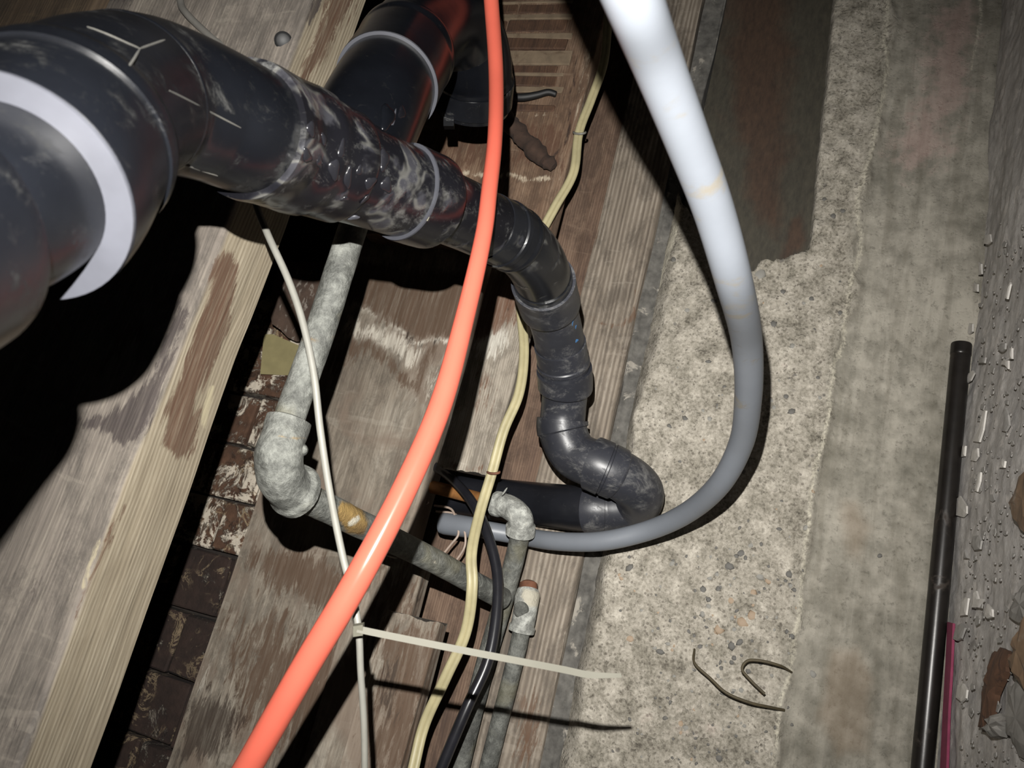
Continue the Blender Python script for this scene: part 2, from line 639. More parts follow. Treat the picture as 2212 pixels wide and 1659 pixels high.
MAT['cable_white'] = plain('white_sheath', S(102, 101, 95), 0.5, 0.1, 40, 0.1, dirt=S(80, 76, 68), dirt_lo=0.6, dirt_hi=0.8)
MAT['cable_grey'] = plain('grey_sheath', S(84, 82, 78), 0.6, 0.15, 40, 0.1)
MAT['cable_black'] = plain('black_rubber', S(26, 26, 30), 0.28, 0.2, 40, 0.1)
MAT['nylon'] = plain('natural_nylon', S(70, 68, 57), 0.65, 0.06, 40, 0.03)
MAT['copper'] = plain('aged_copper', S(150, 104, 60), 0.5, 0.3, 30, 0.2, metal=0.4, dirt=S(70, 50, 36), dirt_lo=0.5, dirt_hi=0.7)
MAT['rod'] = plain('black_iron', S(30, 27, 25), 0.32, 0.3, 40, 0.15, metal=0.2, dirt=S(60, 52, 46), dirt_lo=0.6, dirt_hi=0.75)
MAT['wire'] = plain('rusty_wire', S(62, 54, 36), 0.7, 0.3, 60, 0.3)
MAT['thinwire'] = plain('thin_wire', S(150, 134, 122), 0.5, 0.2, 60, 0.1)
MAT['rustmetal'] = plain('rusted_iron', S(92, 58, 40), 0.8, 0.4, 60, 0.4, dirt=S(60, 36, 26))
MAT['flake'] = plain('paint_flake', S(196, 192, 186), 0.7, 0.1, 80, 0.2)
MAT['flake_grey'] = plain('dusty_flake', S(150, 147, 143), 0.8, 0.15, 80, 0.2)
MAT['pink'] = plain('pink_dye', S(124, 46, 74), 0.8, 0.2, 60, 0.2)
MAT['ochre'] = plain('ochre_chip', S(128, 98, 56), 0.8, 0.2, 60, 0.2)
MAT['card'] = plain('torn_fibre', S(116, 94, 72), 0.9, 0.3, 40, 0.5, dirt=S(150, 142, 130), dirt_lo=0.5, dirt_hi=0.7)
MAT['chip'] = plain('brown_bark', S(76, 52, 36), 0.9, 0.4, 50, 0.6, stretch=(1, 6, 6), dirt=S(50, 34, 26))
MAT['greychip'] = plain('grey_shale', S(132, 129, 124), 0.9, 0.2, 50, 0.4, dirt=S(104, 100, 96))
MAT['blue_ink'] = plain('blue_ink', S(52, 96, 140), 0.6, 0.2, 60, 0.0)
MAT['pebble_dark'] = plain('dark_pebble', S(84, 82, 78), 0.7, 0.3, 90, 0.1)
MAT['pebble_grey'] = plain('grey_pebble', S(120, 118, 112), 0.7, 0.2, 90, 0.1)
MAT['pebble_tan'] = plain('tan_pebble', S(140, 122, 102), 0.7, 0.2, 90, 0.1)
MAT['beam'] = wood('weathered_beam', S(70, 65, 60), S(96, 89, 82), S(122, 115, 105), 1.0, 0.20,
                   bottom=(S(78, 69, 56), S(108, 99, 83), S(132, 124, 108)), rust=S(64, 44, 30), black=S(42, 35, 34), pale=S(132, 124, 102), seed=1.3, bumpk=0.5)
MAT['rim'] = wood('stained_rim', S(84, 75, 65), S(118, 109, 97), S(150, 143, 131), 0.9, 0.10, rust=S(74, 57, 43), black=S(48, 38, 30), pale=S(180, 174, 162), seed=4.1, blotch=S(106, 92, 80), bumpk=0.4)
MAT['short'] = wood('grey_short_board', S(98, 89, 78), S(136, 128, 116), S(168, 161, 149), 1.2, 0.3, rust=S(88, 62, 46), black=S(54, 42, 34), pale=S(182, 178, 168), seed=6.2)
MAT['upper'] = wood('brown_upper_board', S(72, 53, 40), S(100, 79, 62), S(132, 112, 94), 1.0, 0.2, rust=S(76, 52, 38), black=S(40, 28, 22), pale=S(176, 164, 144), seed=5.5)
MAT['sill'] = wood('grooved_sill', S(84, 75, 66), S(116, 106, 94), S(150, 141, 129), 0.55, 0.55, rust=S(88, 66, 50), black=S(60, 50, 42), pale=S(170, 162, 150), seed=2.2, bumpk=0.7)
MAT['lathwood'] = wood('brown_lath', S(46, 30, 20), S(70, 48, 33), S(98, 74, 54), 1.0, 0.1, seed=3.3)
MAT['cavity'] = wood('dark_cavity_wood', S(70, 52, 42), S(98, 78, 64), S(124, 104, 88), 1.0, 0.3, seed=7.7)
MAT['ceilwood'] = wood('brown_subfloor', S(40, 30, 20), S(58, 46, 32), S(78, 64, 46), 1.0, 0.2, seed=8.8)


def make_concrete():
    m = M('foundation_concrete', 0.92)
    smooth = m.attr('smooth')
    big = m.noise(5, 4, 0.6, 0.4)
    med = m.noise(38, 5, 0.65)
    fine = m.noise(240, 4, 0.7)
    rough_c = m.ramp(m.math('ADD', m.math('MULTIPLY', med, .55), m.math('MULTIPLY', fine, .45)),
                     [(0.34, S(74, 69, 61)), (0.44, S(118, 113, 102)), (0.56, S(152, 146, 135)), (0.70, S(184, 178, 166))])
    v1 = m.vor(95, 'F1', vec=m.map((1, 0.6, 1)))
    pick = m.vor(95, 'F1', 'Color', vec=m.map((1, 0.6, 1)))
    sel = m.sm(pick, 0.74, 0.80)
    speck = m.math('MULTIPLY', m.sm(v1, 0.36, 0.24), sel)
    v2 = m.vor(190, 'F1')
    pick2 = m.vor(190, 'F1', 'Color')
    speck2 = m.math('MULTIPLY', m.sm(v2, 0.40, 0.26), m.sm(pick2, 0.66, 0.70))
    rough_c = m.mix(m.math('MULTIPLY', speck, 0.8), rough_c, m.mix(m.sm(big, .4, .6), S(78, 76, 74), S(120, 112, 100)))
    rough_c = m.mix(m.math('MULTIPLY', speck2, 0.65), rough_c, S(84, 78, 70))
    pores = m.math('MULTIPLY', m.sm(m.noise(210, 3, 0.7, 0.3), 0.40, 0.33), m.sm(m.noise(16, 3, 0.6), 0.40, 0.58))
    rough_c = m.mix(m.math('MULTIPLY', pores, 0.75), rough_c, S(72, 66, 58))
    smooth_c = m.ramp(m.math('ADD', m.math('MULTIPLY', big, .5), m.math('MULTIPLY', med, .5)),
                      [(0.36, S(94, 91, 82)), (0.48, S(122, 118, 108)), (0.62, S(154, 149, 138))])
    smooth_c = m.mix(m.math('MULTIPLY', m.sm(m.noise(150, 4, 0.75, 0.3), 0.44, 0.34), 0.5), smooth_c, S(80, 76, 68))
    strk = m.noise(2.0, 5, 0.65, 0.5, vec=m.map((2.2, 1, 26)))
    smooth_c = m.mix(m.sm(strk, 0.44, 0.62, 0, 0.32), smooth_c, S(88, 83, 71))
    smooth_c = m.mix(m.sm(strk, 0.46, 0.36, 0, 0.2), smooth_c, S(150, 145, 133))
    smooth_c = m.mix(m.math('MULTIPLY', speck2, 0.30), smooth_c, S(100, 97, 88))
    col = m.mix(m.sm(m.math('ADD', smooth, m.math('MULTIPLY', m.math('SUBTRACT', med, .5), .5)), .35, .65), rough_c, smooth_c)
    col = m.mix(m.math('MULTIPLY', m.edge('rust', big, 0.6), 0.45), col, S(112, 96, 78))
    col = m.mix(m.math('MULTIPLY', m.edge('pinkish', med, 0.8), 0.35), col, S(158, 122, 118))
    col = m.mix(m.math('MULTIPLY', m.edge('pale', fine, 0.6), 0.7), col, S(196, 190, 172))
    col = m.mix(m.math('MULTIPLY', m.edge('black', med, 0.8), 0.75), col, S(74, 72, 68))
    pit = m.sm(m.noise(120, 3, 0.6), 0.30, 0.45)
    h = m.math('ADD', m.math('MULTIPLY', med, 0.8), m.math('MULTIPLY', pit, 0.5))
    h = m.math('ADD', h, m.math('MULTIPLY', fine, 0.35))
    h = m.math('MULTIPLY', h, m.sm(smooth, 0.2, 0.8, 1.0, 0.35))
    return m.done(col, 0.92, m.bump(h, 0.7, 0.003))


def make_dirt():
    m = M('dusty_ground', 0.95)
    big = m.noise(9, 4, 0.6, 0.4)
    med = m.noise(60, 6, 0.7)
    fine = m.noise(300, 3, 0.7)
    col = m.ramp(m.math('ADD', m.math('MULTIPLY', med, .6), m.math('MULTIPLY', big, .4)),
                 [(0.32, S(140, 136, 133)), (0.48, S(170, 166, 162)), (0.62, S(194, 190, 186)), (0.78, S(216, 212, 206))])
    col = m.mix(m.sm(m.noise(28, 6, 0.75, 0.3), 0.55, 0.62, 0, .6), col, S(212, 206, 200))
    col = m.mix(m.sm(m.noise(22, 6, 0.75, 0.3, vec=m.map((1, 1, 1), (3, 3, 3))), 0.58, 0.66, 0, .6), col, S(92, 88, 84))
    col = m.mix(m.sm(m.vor(130, 'F1', 'Color'), 0.86, 0.9), col, m.mix(m.sm(m.vor(130), .45, .3), col, S(190, 186, 180)))
    return m.done(col, 0.95, m.bump(m.math('ADD', med, m.math('MULTIPLY', fine, .4)), 0.5, 0.002))


def make_brick(name, base, pale_amt):
    m = M(name, 0.9)
    n = m.noise(40, 5, 0.65)
    col = m.ramp(n, [(0.3, tuple(c * 0.6 for c in base[:3]) + (1,)), (0.7, tuple(c * 1.5 for c in base[:3]) + (1,))])
    rnd = m.rand()
    off = m.nt.nodes.new('ShaderNodeVectorMath')
    off.operation = 'ADD'
    m.put(off.inputs[0], m.tc)
    cmb = m.nt.nodes.new('ShaderNodeCombineXYZ')
    for k in range(3): m.put(cmb.inputs[k], m.math('MULTIPLY', rnd, 3.0 + k))
    m.put(off.inputs[1], cmb.outputs[0])
    vec = off.outputs[0]
    crust = m.noise(15, 8, 0.72, 0.9, vec=vec)
    zone = m.sm(m.noise(11, 3, 0.6, 0.3, vec=vec), 0.46, 0.60)
    vein = m.math('MULTIPLY', m.math('MULTIPLY', m.sm(crust, 0.470, 0.492), m.sm(crust, 0.522, 0.498)), zone)
    col = m.mix(m.math('MULTIPLY', vein, 0.35 + 0.5 * pale_amt), col, S(150, 132, 104))
    patch = m.sm(m.noise(19, 7, 0.75, 0.7, vec=vec), 0.66 - 0.20 * pale_amt, 0.71 - 0.18 * pale_amt)
    hole = m.sm(m.noise(34, 5, 0.7, 0.6, vec=vec), 0.56, 0.50)
    col = m.mix(m.math('MULTIPLY', m.math('MULTIPLY', patch, hole), min(1, pale_amt)), col, S(190, 180, 164))
    return m.done(col, 0.9, m.bump(m.math('ADD', n, m.math('MULTIPLY', patch, .8)), 0.8, 0.004))


MAT['concrete'] = make_concrete()
MAT['dirt'] = make_dirt()
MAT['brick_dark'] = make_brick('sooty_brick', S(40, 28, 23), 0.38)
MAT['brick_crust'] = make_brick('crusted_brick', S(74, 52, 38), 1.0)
MAT['mortar'] = plain('old_mortar', S(96, 88, 76), 0.95, 0.3, 50, 0.5)
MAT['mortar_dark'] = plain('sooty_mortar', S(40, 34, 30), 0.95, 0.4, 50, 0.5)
MAT['bed'] = plain('crumbled_mortar', S(84, 82, 78), 0.95, 0.45, 70, 0.8, dirt=S(136, 131, 122), dirt_lo=.58, dirt_hi=.66, dirt_scale=40)
MAT['stick'] = plain('dark_stick', S(46, 32, 24), 0.95, 0.4, 60, 0.6)
MAT['offcut'] = plain('dark_offcut', S(62, 48, 39), 0.9, 0.4, 40, 0.6, stretch=(1, 5, 5), dirt=S(112, 104, 96), dirt_lo=.56, dirt_hi=.66)
MAT['plaster'] = plain('lath_plaster', S(104, 90, 73), 0.95, 0.3, 40, 0.6, dirt=S(74, 58, 44), dirt_lo=0.5, dirt_hi=0.65)
MAT['beige'] = plain('beige_board', S(120, 112, 78), 0.9, 0.12, 40, 0.1)


def make_plate():
    m = M('rust_stained_form_board', 0.7)
    n = m.noise(7, 5, 0.6, 0.5)
    f = m.noise(60, 5, 0.65, vec=m.map((1, 1, 3)))
    col = m.ramp(f, [(0.3, S(44, 41, 34)), (0.7, S(62, 58, 48))])
    col = m.mix(m.math('MULTIPLY', m.edge('rust', n, 0.9), 0.8), col, m.ramp(f, [(0.3, S(46, 31, 22)), (0.7, S(66, 46, 33))]))
    return m.done(col, 0.75, m.bump(f, 0.25, 0.001))


MAT['plate'] = make_plate()
MAT['plug'] = plain('plug_rubber', S(9, 9, 10), 0.6, 0.2, 60, 0.1)


# ------------------------------------------------------------------ setting: floor, concrete wall, brick behind, ceiling
X0, X1 = -1.05, 1.35


def build_floor():
    xs = np.linspace(X0, X1, 480)
    ys = np.concatenate([np.linspace(-0.35, 0.60, 30)[:-1], np.linspace(0.60, 1.06, 115)])
    gx, gy = np.meshgrid(xs, ys, indexing='ij')
    V = np.stack([gx.ravel(), gy.ravel(), np.zeros(gx.size)], 1)
    V[:, 2] = vnoise(V, (9, 9, 1), 2, 3) * 0.006 + vnoise(V, (80, 80, 1), 5, 3) * 0.0014 - 0.003
    ny = len(ys)
    F = []
    for i in range(len(xs) - 1):
        for j in range(ny - 1):
            a = i * ny + j
            F.append((a, a + ny, a + ny + 1, a + 1))
    o = make_obj('floor', V, F, MAT['dirt'], smooth=180)
    return tag(o, 'dusty grey dirt floor strewn with paint flakes at the foot of the concrete wall', None, kind='structure')


PLATE_PX = [(1430, -160), (1818, -160), (1802, 0), (1752, 500), (1745, 535), (1712, 545), (1690, 565), (1668, 572), (1640, 565),
            (1625, 590), (1580, 560), (1520, 500), (1470, 420), (1455, 200)]
SILL_RIGHT = (1547.0, -0.215)


def sill_line_z(px, py, y):
    return WY(px, py, y).z


SILL_Z0 = WY(1345, 800, 1.03).z
CONC_TOP = WY(1378, 800, 1.03).z
SILL_Z1 = WY(1216, 800, 1.03).z


def build_wall():
    xs = np.linspace(X0, X1, 640)
    ztop = CONC_TOP
    zs = np.linspace(-0.02, ztop, 150)
    gx, gz = np.meshgrid(xs, zs, indexing='ij')
    V = np.stack([gx.ravel(), np.full(gx.size, WALL_Y), gz.ravel()], 1)
    q = project(V)
    qj = q + np.stack([vnoise(V, (16, 1, 16), 3, 4), vnoise(V, (16, 1, 16), 8, 4)], 1) * 26
    edge = [(1800, -600), (1925, 0), (1905, 200), (1880, 330), (1855, 480), (1840, 650), (1800, 800), (1790, 900), (1745, 1080), (1740, 1200), (1715, 1350), (1700, 1480), (1680, 1560), (1660, 1700), (1600, 2300)]
    roughpoly = edge + [(800, 2300), (1000, -600)]
    d = seg_dist(qj, edge, False)
    ins = inside(qj, roughpoly)
    sm = np.clip(0.5 + np.where(ins, -d, d) / 110, 0, 1)
    rough = 1 - sm
    V[:, 1] -= rough * (0.004 + vnoise(V, (45, 1, 45), 21, 3) * 0.0045 + np.maximum(vnoise(V, (120, 1, 120), 25, 2), 0) * 0.003)
    V[:, 1] -= sm * (vnoise(V, (9, 1, 14), 31, 3) * 0.003)
    # raised drip seam left by the form boards
    V[:, 1] -= 0.006 * np.clip(1 - d / 14, 0, 1)
    # pocket that holds the old board, with a lumpy lower edge
    pq = q + np.stack([vnoise(V, (40, 1, 40), 41, 3), vnoise(V, (40, 1, 40), 48, 3)], 1) * np.array([3, 16])
    dp = seg_dist(pq, PLATE_PX, True)
    inp = inside(pq, PLATE_PX)
    V[:, 1] += np.clip(np.where(inp, dp, -dp) / 10 + 0.3, 0, 1) * 0.045
    lump = np.clip(1 - seg_dist(q, PLATE_PX[3:11], False) / 55, 0, 1) * (~inp)
    V[:, 1] -= lump * (0.006 + 0.010 * np.maximum(vnoise(V, (55, 1, 55), 61, 2), -0.2))
    # crumbling top edge beside the sill
    topd = (ztop - V[:, 2])
    crumb = np.clip(1 - topd / (0.022 + 0.014 * vnoise(V, (14, 1, 1), 71, 3)), 0, 1)
    V[:, 1] += crumb ** 1.5 * 0.030
    nz = len(zs)
    F = []
    for i in range(len(xs) - 1):
        for j in range(nz - 1):
            a = i * nz + j
            F.append((a, a + nz, a + nz + 1, a + 1))
    # closing depth at the top
    base = len(V)
    top = V.reshape(len(xs), nz, 3)[:, -1, :].copy()
    top[:, 1] = WALL_Y + 0.09
    V = np.concatenate([V, top])
    for i in range(len(xs) - 1):
        F.append((i * nz + nz - 1, (i + 1) * nz + nz - 1, base + i + 1, base + i))
    layers = {
        'rust': [('poly', [(1800, 1080), (1850, 1090), (1880, 1150), (1860, 1230), (1820, 1200)], 25, 0.8),
                 ('poly', [(1790, 1410), (1860, 1400), (1890, 1480), (1880, 1640), (1800, 1659), (1760, 1560)], 25, 0.9),
                 ('poly', [(1830, 830), (1900, 820), (1920, 900), (1850, 930)], 30, 0.5)],
        'pinkish': [('poly', [(1990, -40), (2130, -40), (2115, 200), (2060, 330), (1960, 400), (1890, 350), (1970, 200)], 45, 0.75),
                    ('poly', [(1300, 1500), (1500, 1420), (1640, 1560), (1600, 1700), (1280, 1700)], 90, 0.5),
                    ('poly', [(1640, 700), (1760, 760), (1700, 1000), (1640, 1060)], 60, 0.4)],
        'pale': [('line', [(1462, 440), (1432, 560), (1404, 660)], 5, 0.9, 8), ('line', edge, 8, 0.75, 7), ('line', [(2110, -60), (2118, 60), (2105, 160)], 6, 0.7, 6),
                 ('line', [(1950, 650), (1945, 780), (1930, 950), (1900, 1100)], 10, 0.45, 10)],
        'black': [('line', [(1462, 430), (1400, 720), (1345, 960), (1290, 1180), (1225, 1450), (1180, 1660)], 6, 0.6, 5), ('poly', [(1255, 1225), (1310, 1210), (1290, 1330), (1240, 1480), (1190, 1640), (1165, 1640), (1200, 1480), (1235, 1340)], 18, 0.75),
                  ('poly', [(1850, 0), (1900, 0), (1900, 300), (1800, 420), (1830, 200)], 40, 0.5),
                  ('line', [(1770, 700), (1760, 900), (1790, 1100), (1750, 1400)], 30, 0.35, 20)],
    }
    o = make_obj('wall_front', V, F, MAT['concrete'], smooth=180, layers=layers, jitter=18, along=(14, 1, 14))
    at = o.data.attributes.new('smooth', 'FLOAT', 'POINT')
    at.data.foreach_set('value', np.concatenate([sm, np.zeros(len(xs))]).astype(np.float32))
    tag(o, 'rough grey concrete foundation wall with exposed gravel and drip seam', None, kind='structure')
    return o


build_floor()
wall = build_wall()


def pebble_mesh(seed):
    rng = random.Random(seed)
    bm = bmesh.new()
    bmesh.ops.create_icosphere(bm, subdivisions=1, radius=1.0)
    for v in bm.verts:
        v.co *= rng.uniform(0.75, 1.15)
    bm.normal_update()
    me = bpy.data.meshes.new('pebble')
    bm.to_mesh(me)
    bm.free()
    me.polygons.foreach_set('use_smooth', [True] * len(me.polygons))
    return me


def build_pebbles():
    rng = random.Random(5)
    meshes = []
    for k, mn in enumerate(['pebble_dark', 'pebble_dark', 'pebble_grey', 'pebble_tan']):
        me = pebble_mesh(k)
        me.materials.append(MAT[mn])
        meshes.append(me)
    spots = [(1553, 1360, 12, 3), (1605, 1345, 17, 3), (1625, 1330, 10, 3), (1660, 1255, 9, 3), (1755, 1455, 11, 2), (1580, 1395, 9, 0), (1586, 1421, 8, 0), (1518, 1275, 9, 0),
             (1530, 1295, 8, 0), (1552, 1272, 8, 0), (1600, 1195, 9, 0), (1610, 1205, 7, 0), (1530, 1310, 10, 2), (1640, 1245, 8, 2), (1690, 630, 9, 0), (1640, 590, 16, 2),
             (1670, 700, 9, 0), (1455, 560, 8, 0), (1780, 430, 6, 0), (1800, 465, 8, 0), (1820, 455, 7, 0), (1700, 1365, 8, 0), (1710, 1375, 7, 0), (1900, 1200, 7, 0), (1480, 905, 8, 0)]
    zones = [((1420, 1560, 1760, 1659), 0.5), ((1400, 620, 1570, 1100), 0.25), ((1640, 640, 1800, 1150), 0.35), ((1640, 560, 1860, 900), 0.3), ((1760, 300, 1880, 700), .25)]
    while len(spots) < 260:
        if rng.random() < 0.55:
            px, py = rng.gauss(1530, 110), rng.uniform(1200, 1650)
        else:
            px, py = rng.uniform(1400, 1860), rng.uniform(520, 1300)
        if px < 1547 - 0.215 * py + 40 or px > 1900 - 0.12 * py or (py < 600 and px < 1760):
            continue
        spots.append((px, py, min(9, 3.0 + rng.expovariate(0.55)), rng.choice([0, 0, 0, 1, 2, 2, 3])))
    dg = bpy.context.evaluated_depsgraph_get()
    inv = wall.matrix_world.inverted()
    for (px, py, r, k) in spots:
        d = ray(px, py)
        ok, loc, nrm, _ = wall.ray_cast(CAM - Vector(wall.location), d)
        if not ok: continue
        p = loc + Vector(wall.location)
        rad = r * (p - CAM).length / FPX * 0.95
        o = bpy.data.objects.new('pebble', meshes[k])
        COL.objects.link(o)
        o.parent = wall
        o.location = p - Vector(wall.location) + Vector((0, rad * 0.12, 0))
        o.rotation_euler = (0, rng.uniform(0, 3.1), 0)
        o.scale = (rad * rng.uniform(0.7, 1.1), rad * 0.4, rad * rng.uniform(0.7, 1.3))


bpy.context.view_layer.update()
build_pebbles()

# old board set in the pocket of the wall
pv = [WY(px, py, WALL_Y + 0.016) for px, py in [(1400, -200), (1822, -200), (1804, 0), (1752, 520), (1740, 640), (1440, 640)]]


def grid_plate():
    a0, a1 = WY(1400, -200, 1.036), WY(1560, 600, 1.036)
    zs_hi = CONC_TOP - 0.016
    xs = np.linspace(min(a0.x, a1.x), max(a0.x, a1.x) + 0.03, 90)
    V, F = [], []
    nz = 40
    for x in xs:
        # right edge follows the slightly tilted saw cut
        top = W(1804, 0, 1)
        e0, e1 = WY(1804, 0, 1.036), WY(1750, 520, 1.036)
        t = (x - e0.x) / (e1.x - e0.x)
        zlo = e0.z + (e1.z - e0.z) * t
        for k in range(nz + 1):
            V.append((x, 1.036, zlo + (zs_hi - zlo) * k / nz))
    V = np.array(V)
    V[:, 1] += vnoise(V, (5, 1, 9), 77, 2) * 0.003
    n = nz + 1
    for i in range(len(xs) - 1):
        for k in range(nz):
            a = i * n + k
            F.append((a, a + n, a + n + 1, a + 1))
    m0 = len(V)
    B = V.copy()
    B[:, 1] = 1.05
    V = np.concatenate([V, B])
    per = [i * n for i in range(len(xs))] + [(len(xs) - 1) * n + k for k in range(1, n)] + [i * n + nz for i in range(len(xs) - 2, -1, -1)] + [k for k in range(nz - 1, 0, -1)]
    for a, b in zip(per, per[1:] + per[:1]):
        F.append((b, a, a + m0, b + m0))
    F.append(tuple(p + m0 for p in per))
    o = make_obj('form_board', V, F, MAT['plate'], smooth=40, layers={'rust': [('poly', [(1560, -80), (1720, -80), (1720, 250), (1680, 500), (1600, 420), (1560, 200)], 40, 0.85), ('poly', [(1700, 470), (1745, 440), (1740, 540), (1690, 560)], 16, 0.9)]}, jitter=20)
    tag(o, 'dark rust-stained flat board set into the top right of the concrete wall', 'board')


grid_plate()


def build_back():
    # brick wall behind the joists
    z0, z1 = SILL_Z1 + 0.0, 1.24
    o = make_obj('wall_back', [(X0, 1.115, 0.30), (X1, 1.115, 0.30), (X1, 1.115, z1), (X0, 1.115, z1), (X0, 1.2, 0.30), (X1, 1.2, 0.30), (X1, 1.2, z1), (X0, 1.2, z1)],
                 [(0, 1, 2, 3), (7, 6, 5, 4), (0, 4, 5, 1), (3, 2, 6, 7), (1, 5, 6, 2), (0, 3, 7, 4)], MAT['mortar_dark'], smooth=None)
    tag(o, 'dark sooty brick wall seen in the gap between the two joists', None, kind='structure')
    # courses follow the joints seen at px rows 1065, 1170, 1300, 1430, 1565 ...
    joints = [640, 745, 850, 955, 1065, 1172, 1300, 1432, 1565, 1700, 1840]
    xs = [WY(430 + (1065 - j) * 0.36, j, 1.10).x for j in joints]
    zA = WY(560, 1100, 1.1).z
    for k in range(len(xs) - 1):
        xa, xb = sorted((xs[k], xs[k + 1]))
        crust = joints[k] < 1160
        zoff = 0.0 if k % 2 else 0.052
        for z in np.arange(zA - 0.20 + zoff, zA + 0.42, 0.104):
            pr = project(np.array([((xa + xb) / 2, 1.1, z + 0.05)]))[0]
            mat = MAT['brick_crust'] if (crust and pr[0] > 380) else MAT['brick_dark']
            pr_y = 1.086 + random.uniform(-0.005, 0.004)
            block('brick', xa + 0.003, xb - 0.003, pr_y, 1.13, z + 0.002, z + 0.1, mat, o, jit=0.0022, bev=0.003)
    return o


wall_back = build_back()

# subfloor planks overhead
zc = 1.22
ceil = make_obj('ceiling', [(X0, -0.4, zc + 0.02), (X1, -0.4, zc + 0.02), (X1, 1.2, zc + 0.02), (X0, 1.2, zc + 0.02), (X0, -0.4, zc + 0.05), (X1, -0.4, zc + 0.05), (X1, 1.2, zc + 0.05), (X0, 1.2, zc + 0.05)],
                [(3, 2, 1, 0), (4, 5, 6, 7), (0, 1, 5, 4), (2, 3, 7, 6), (1, 2, 6, 5), (0, 4, 7, 3)], MAT['ceilwood'], smooth=None)
tag(ceil, 'brown board subfloor high above the joists, out of the light', None, kind='structure')
yy = -0.4
while yy < 1.15:
    block('plank', X0, X1, yy + 0.002, yy + 0.138, zc - 0.001 + random.uniform(0, .003), zc + 0.021, MAT['ceilwood'], ceil, jit=0.001, bev=0.002)
    yy += 0.14

# ------------------------------------------------------------------ timbers
BY = 0.50
BZ0 = WY(285, 1000, BY).z
BT = WZ(430, 1000, BZ0).y - BY
BZ1 = WY(225, 30, BY).z
beam = board('floor_joist', X0, X1, BZ0, BZ1, BY, BT, MAT['beam'], dx=0.0045, dz=0.004, disp=0.0012, seed=11, bottom_steps=18, wav=0.003,
             jitter=10, layers={
    'bottom': [('poly', [(705, -60), (860, -60), (200, 1750), (20, 1750), (285, 1000), (330, 900), (470, 560), (560, 330)], 10, 1.0)],
    'rust': [('poly', [(478, 545), (500, 535), (514, 570), (508, 640), (488, 720), (455, 800), (432, 860), (425, 930), (418, 985), (395, 1005), (352, 960), (362, 880), (395, 800), (425, 720), (448, 640), (460, 585)], 8, 1.0),
             ('poly', [(640, 190), (690, 60), (720, -20), (790, -20), (745, 70), (700, 150), (660, 200)], 12, 0.8),
             ('line', [(165, 1330), (215, 1215), (270, 1095)], 6, 0.8, 4),
             ('poly', [(250, 720), (330, 690), (318, 750), (292, 745), (275, 770), (232, 800)], 10, 0.7)],
    'black': [('poly', [(385, 640), (398, 660), (385, 720), (366, 790), (345, 850), (330, 890), (300, 950), (262, 965), (215, 935), (170, 930), (150, 910), (230, 900), (265, 880), (318, 830), (350, 770), (372, 690)], 10, 0.95),
              ('line', [(668, 60), (690, 0)], 8, 0.9, 9), ('line', [(625, 170), (668, 60)], 8, 0.7, 4),
              ('poly', [(200, 0), (215, 40), (240, 0), (262, 0), (256, 45), (300, -10), (200, -30)], 8, 0.9),
              ('line', [(10, 1560), (60, 1545)], 14, 0.6, 8), ('poly', [(20, 1260), (110, 1240), (100, 1300), (60, 1350), (30, 1340)], 20, 0.45)],
    'pale': [('line', [(455, 840), (440, 925)], 4, 0.9, 6), ('line', [(214, 1170), (180, 1270)], 5, 0.8, 4), ('line', [(500, 640), (480, 720), (445, 800)], 6, 0.4, 4)],
})
tp = board('top_plate', X0, X1, BZ1 + 0.002, 1.20, BY - 0.012, BT + .02, MAT['ceilwood'], dx=0.012, dz=0.008, disp=0.002, seed=15, bottom_steps=4)
tag(tp, 'dark brown timber lying above the wide joist in the top left corner', 'plank')
tag(beam, 'wide weathered floor joist with brown water stains, nearest timber on the left', 'joist')
# round black plug in the side of the joist
pp = Path([WY(612, 88, BY + 0.004), WY(612, 88, BY - 0.002)], 4)
plug = sweep('plug', pp, [(0, 0.0085), (0.8, 0.0085), (1, 0.0060)], MAT['plug'], beam, 'round black plug', seg=24)

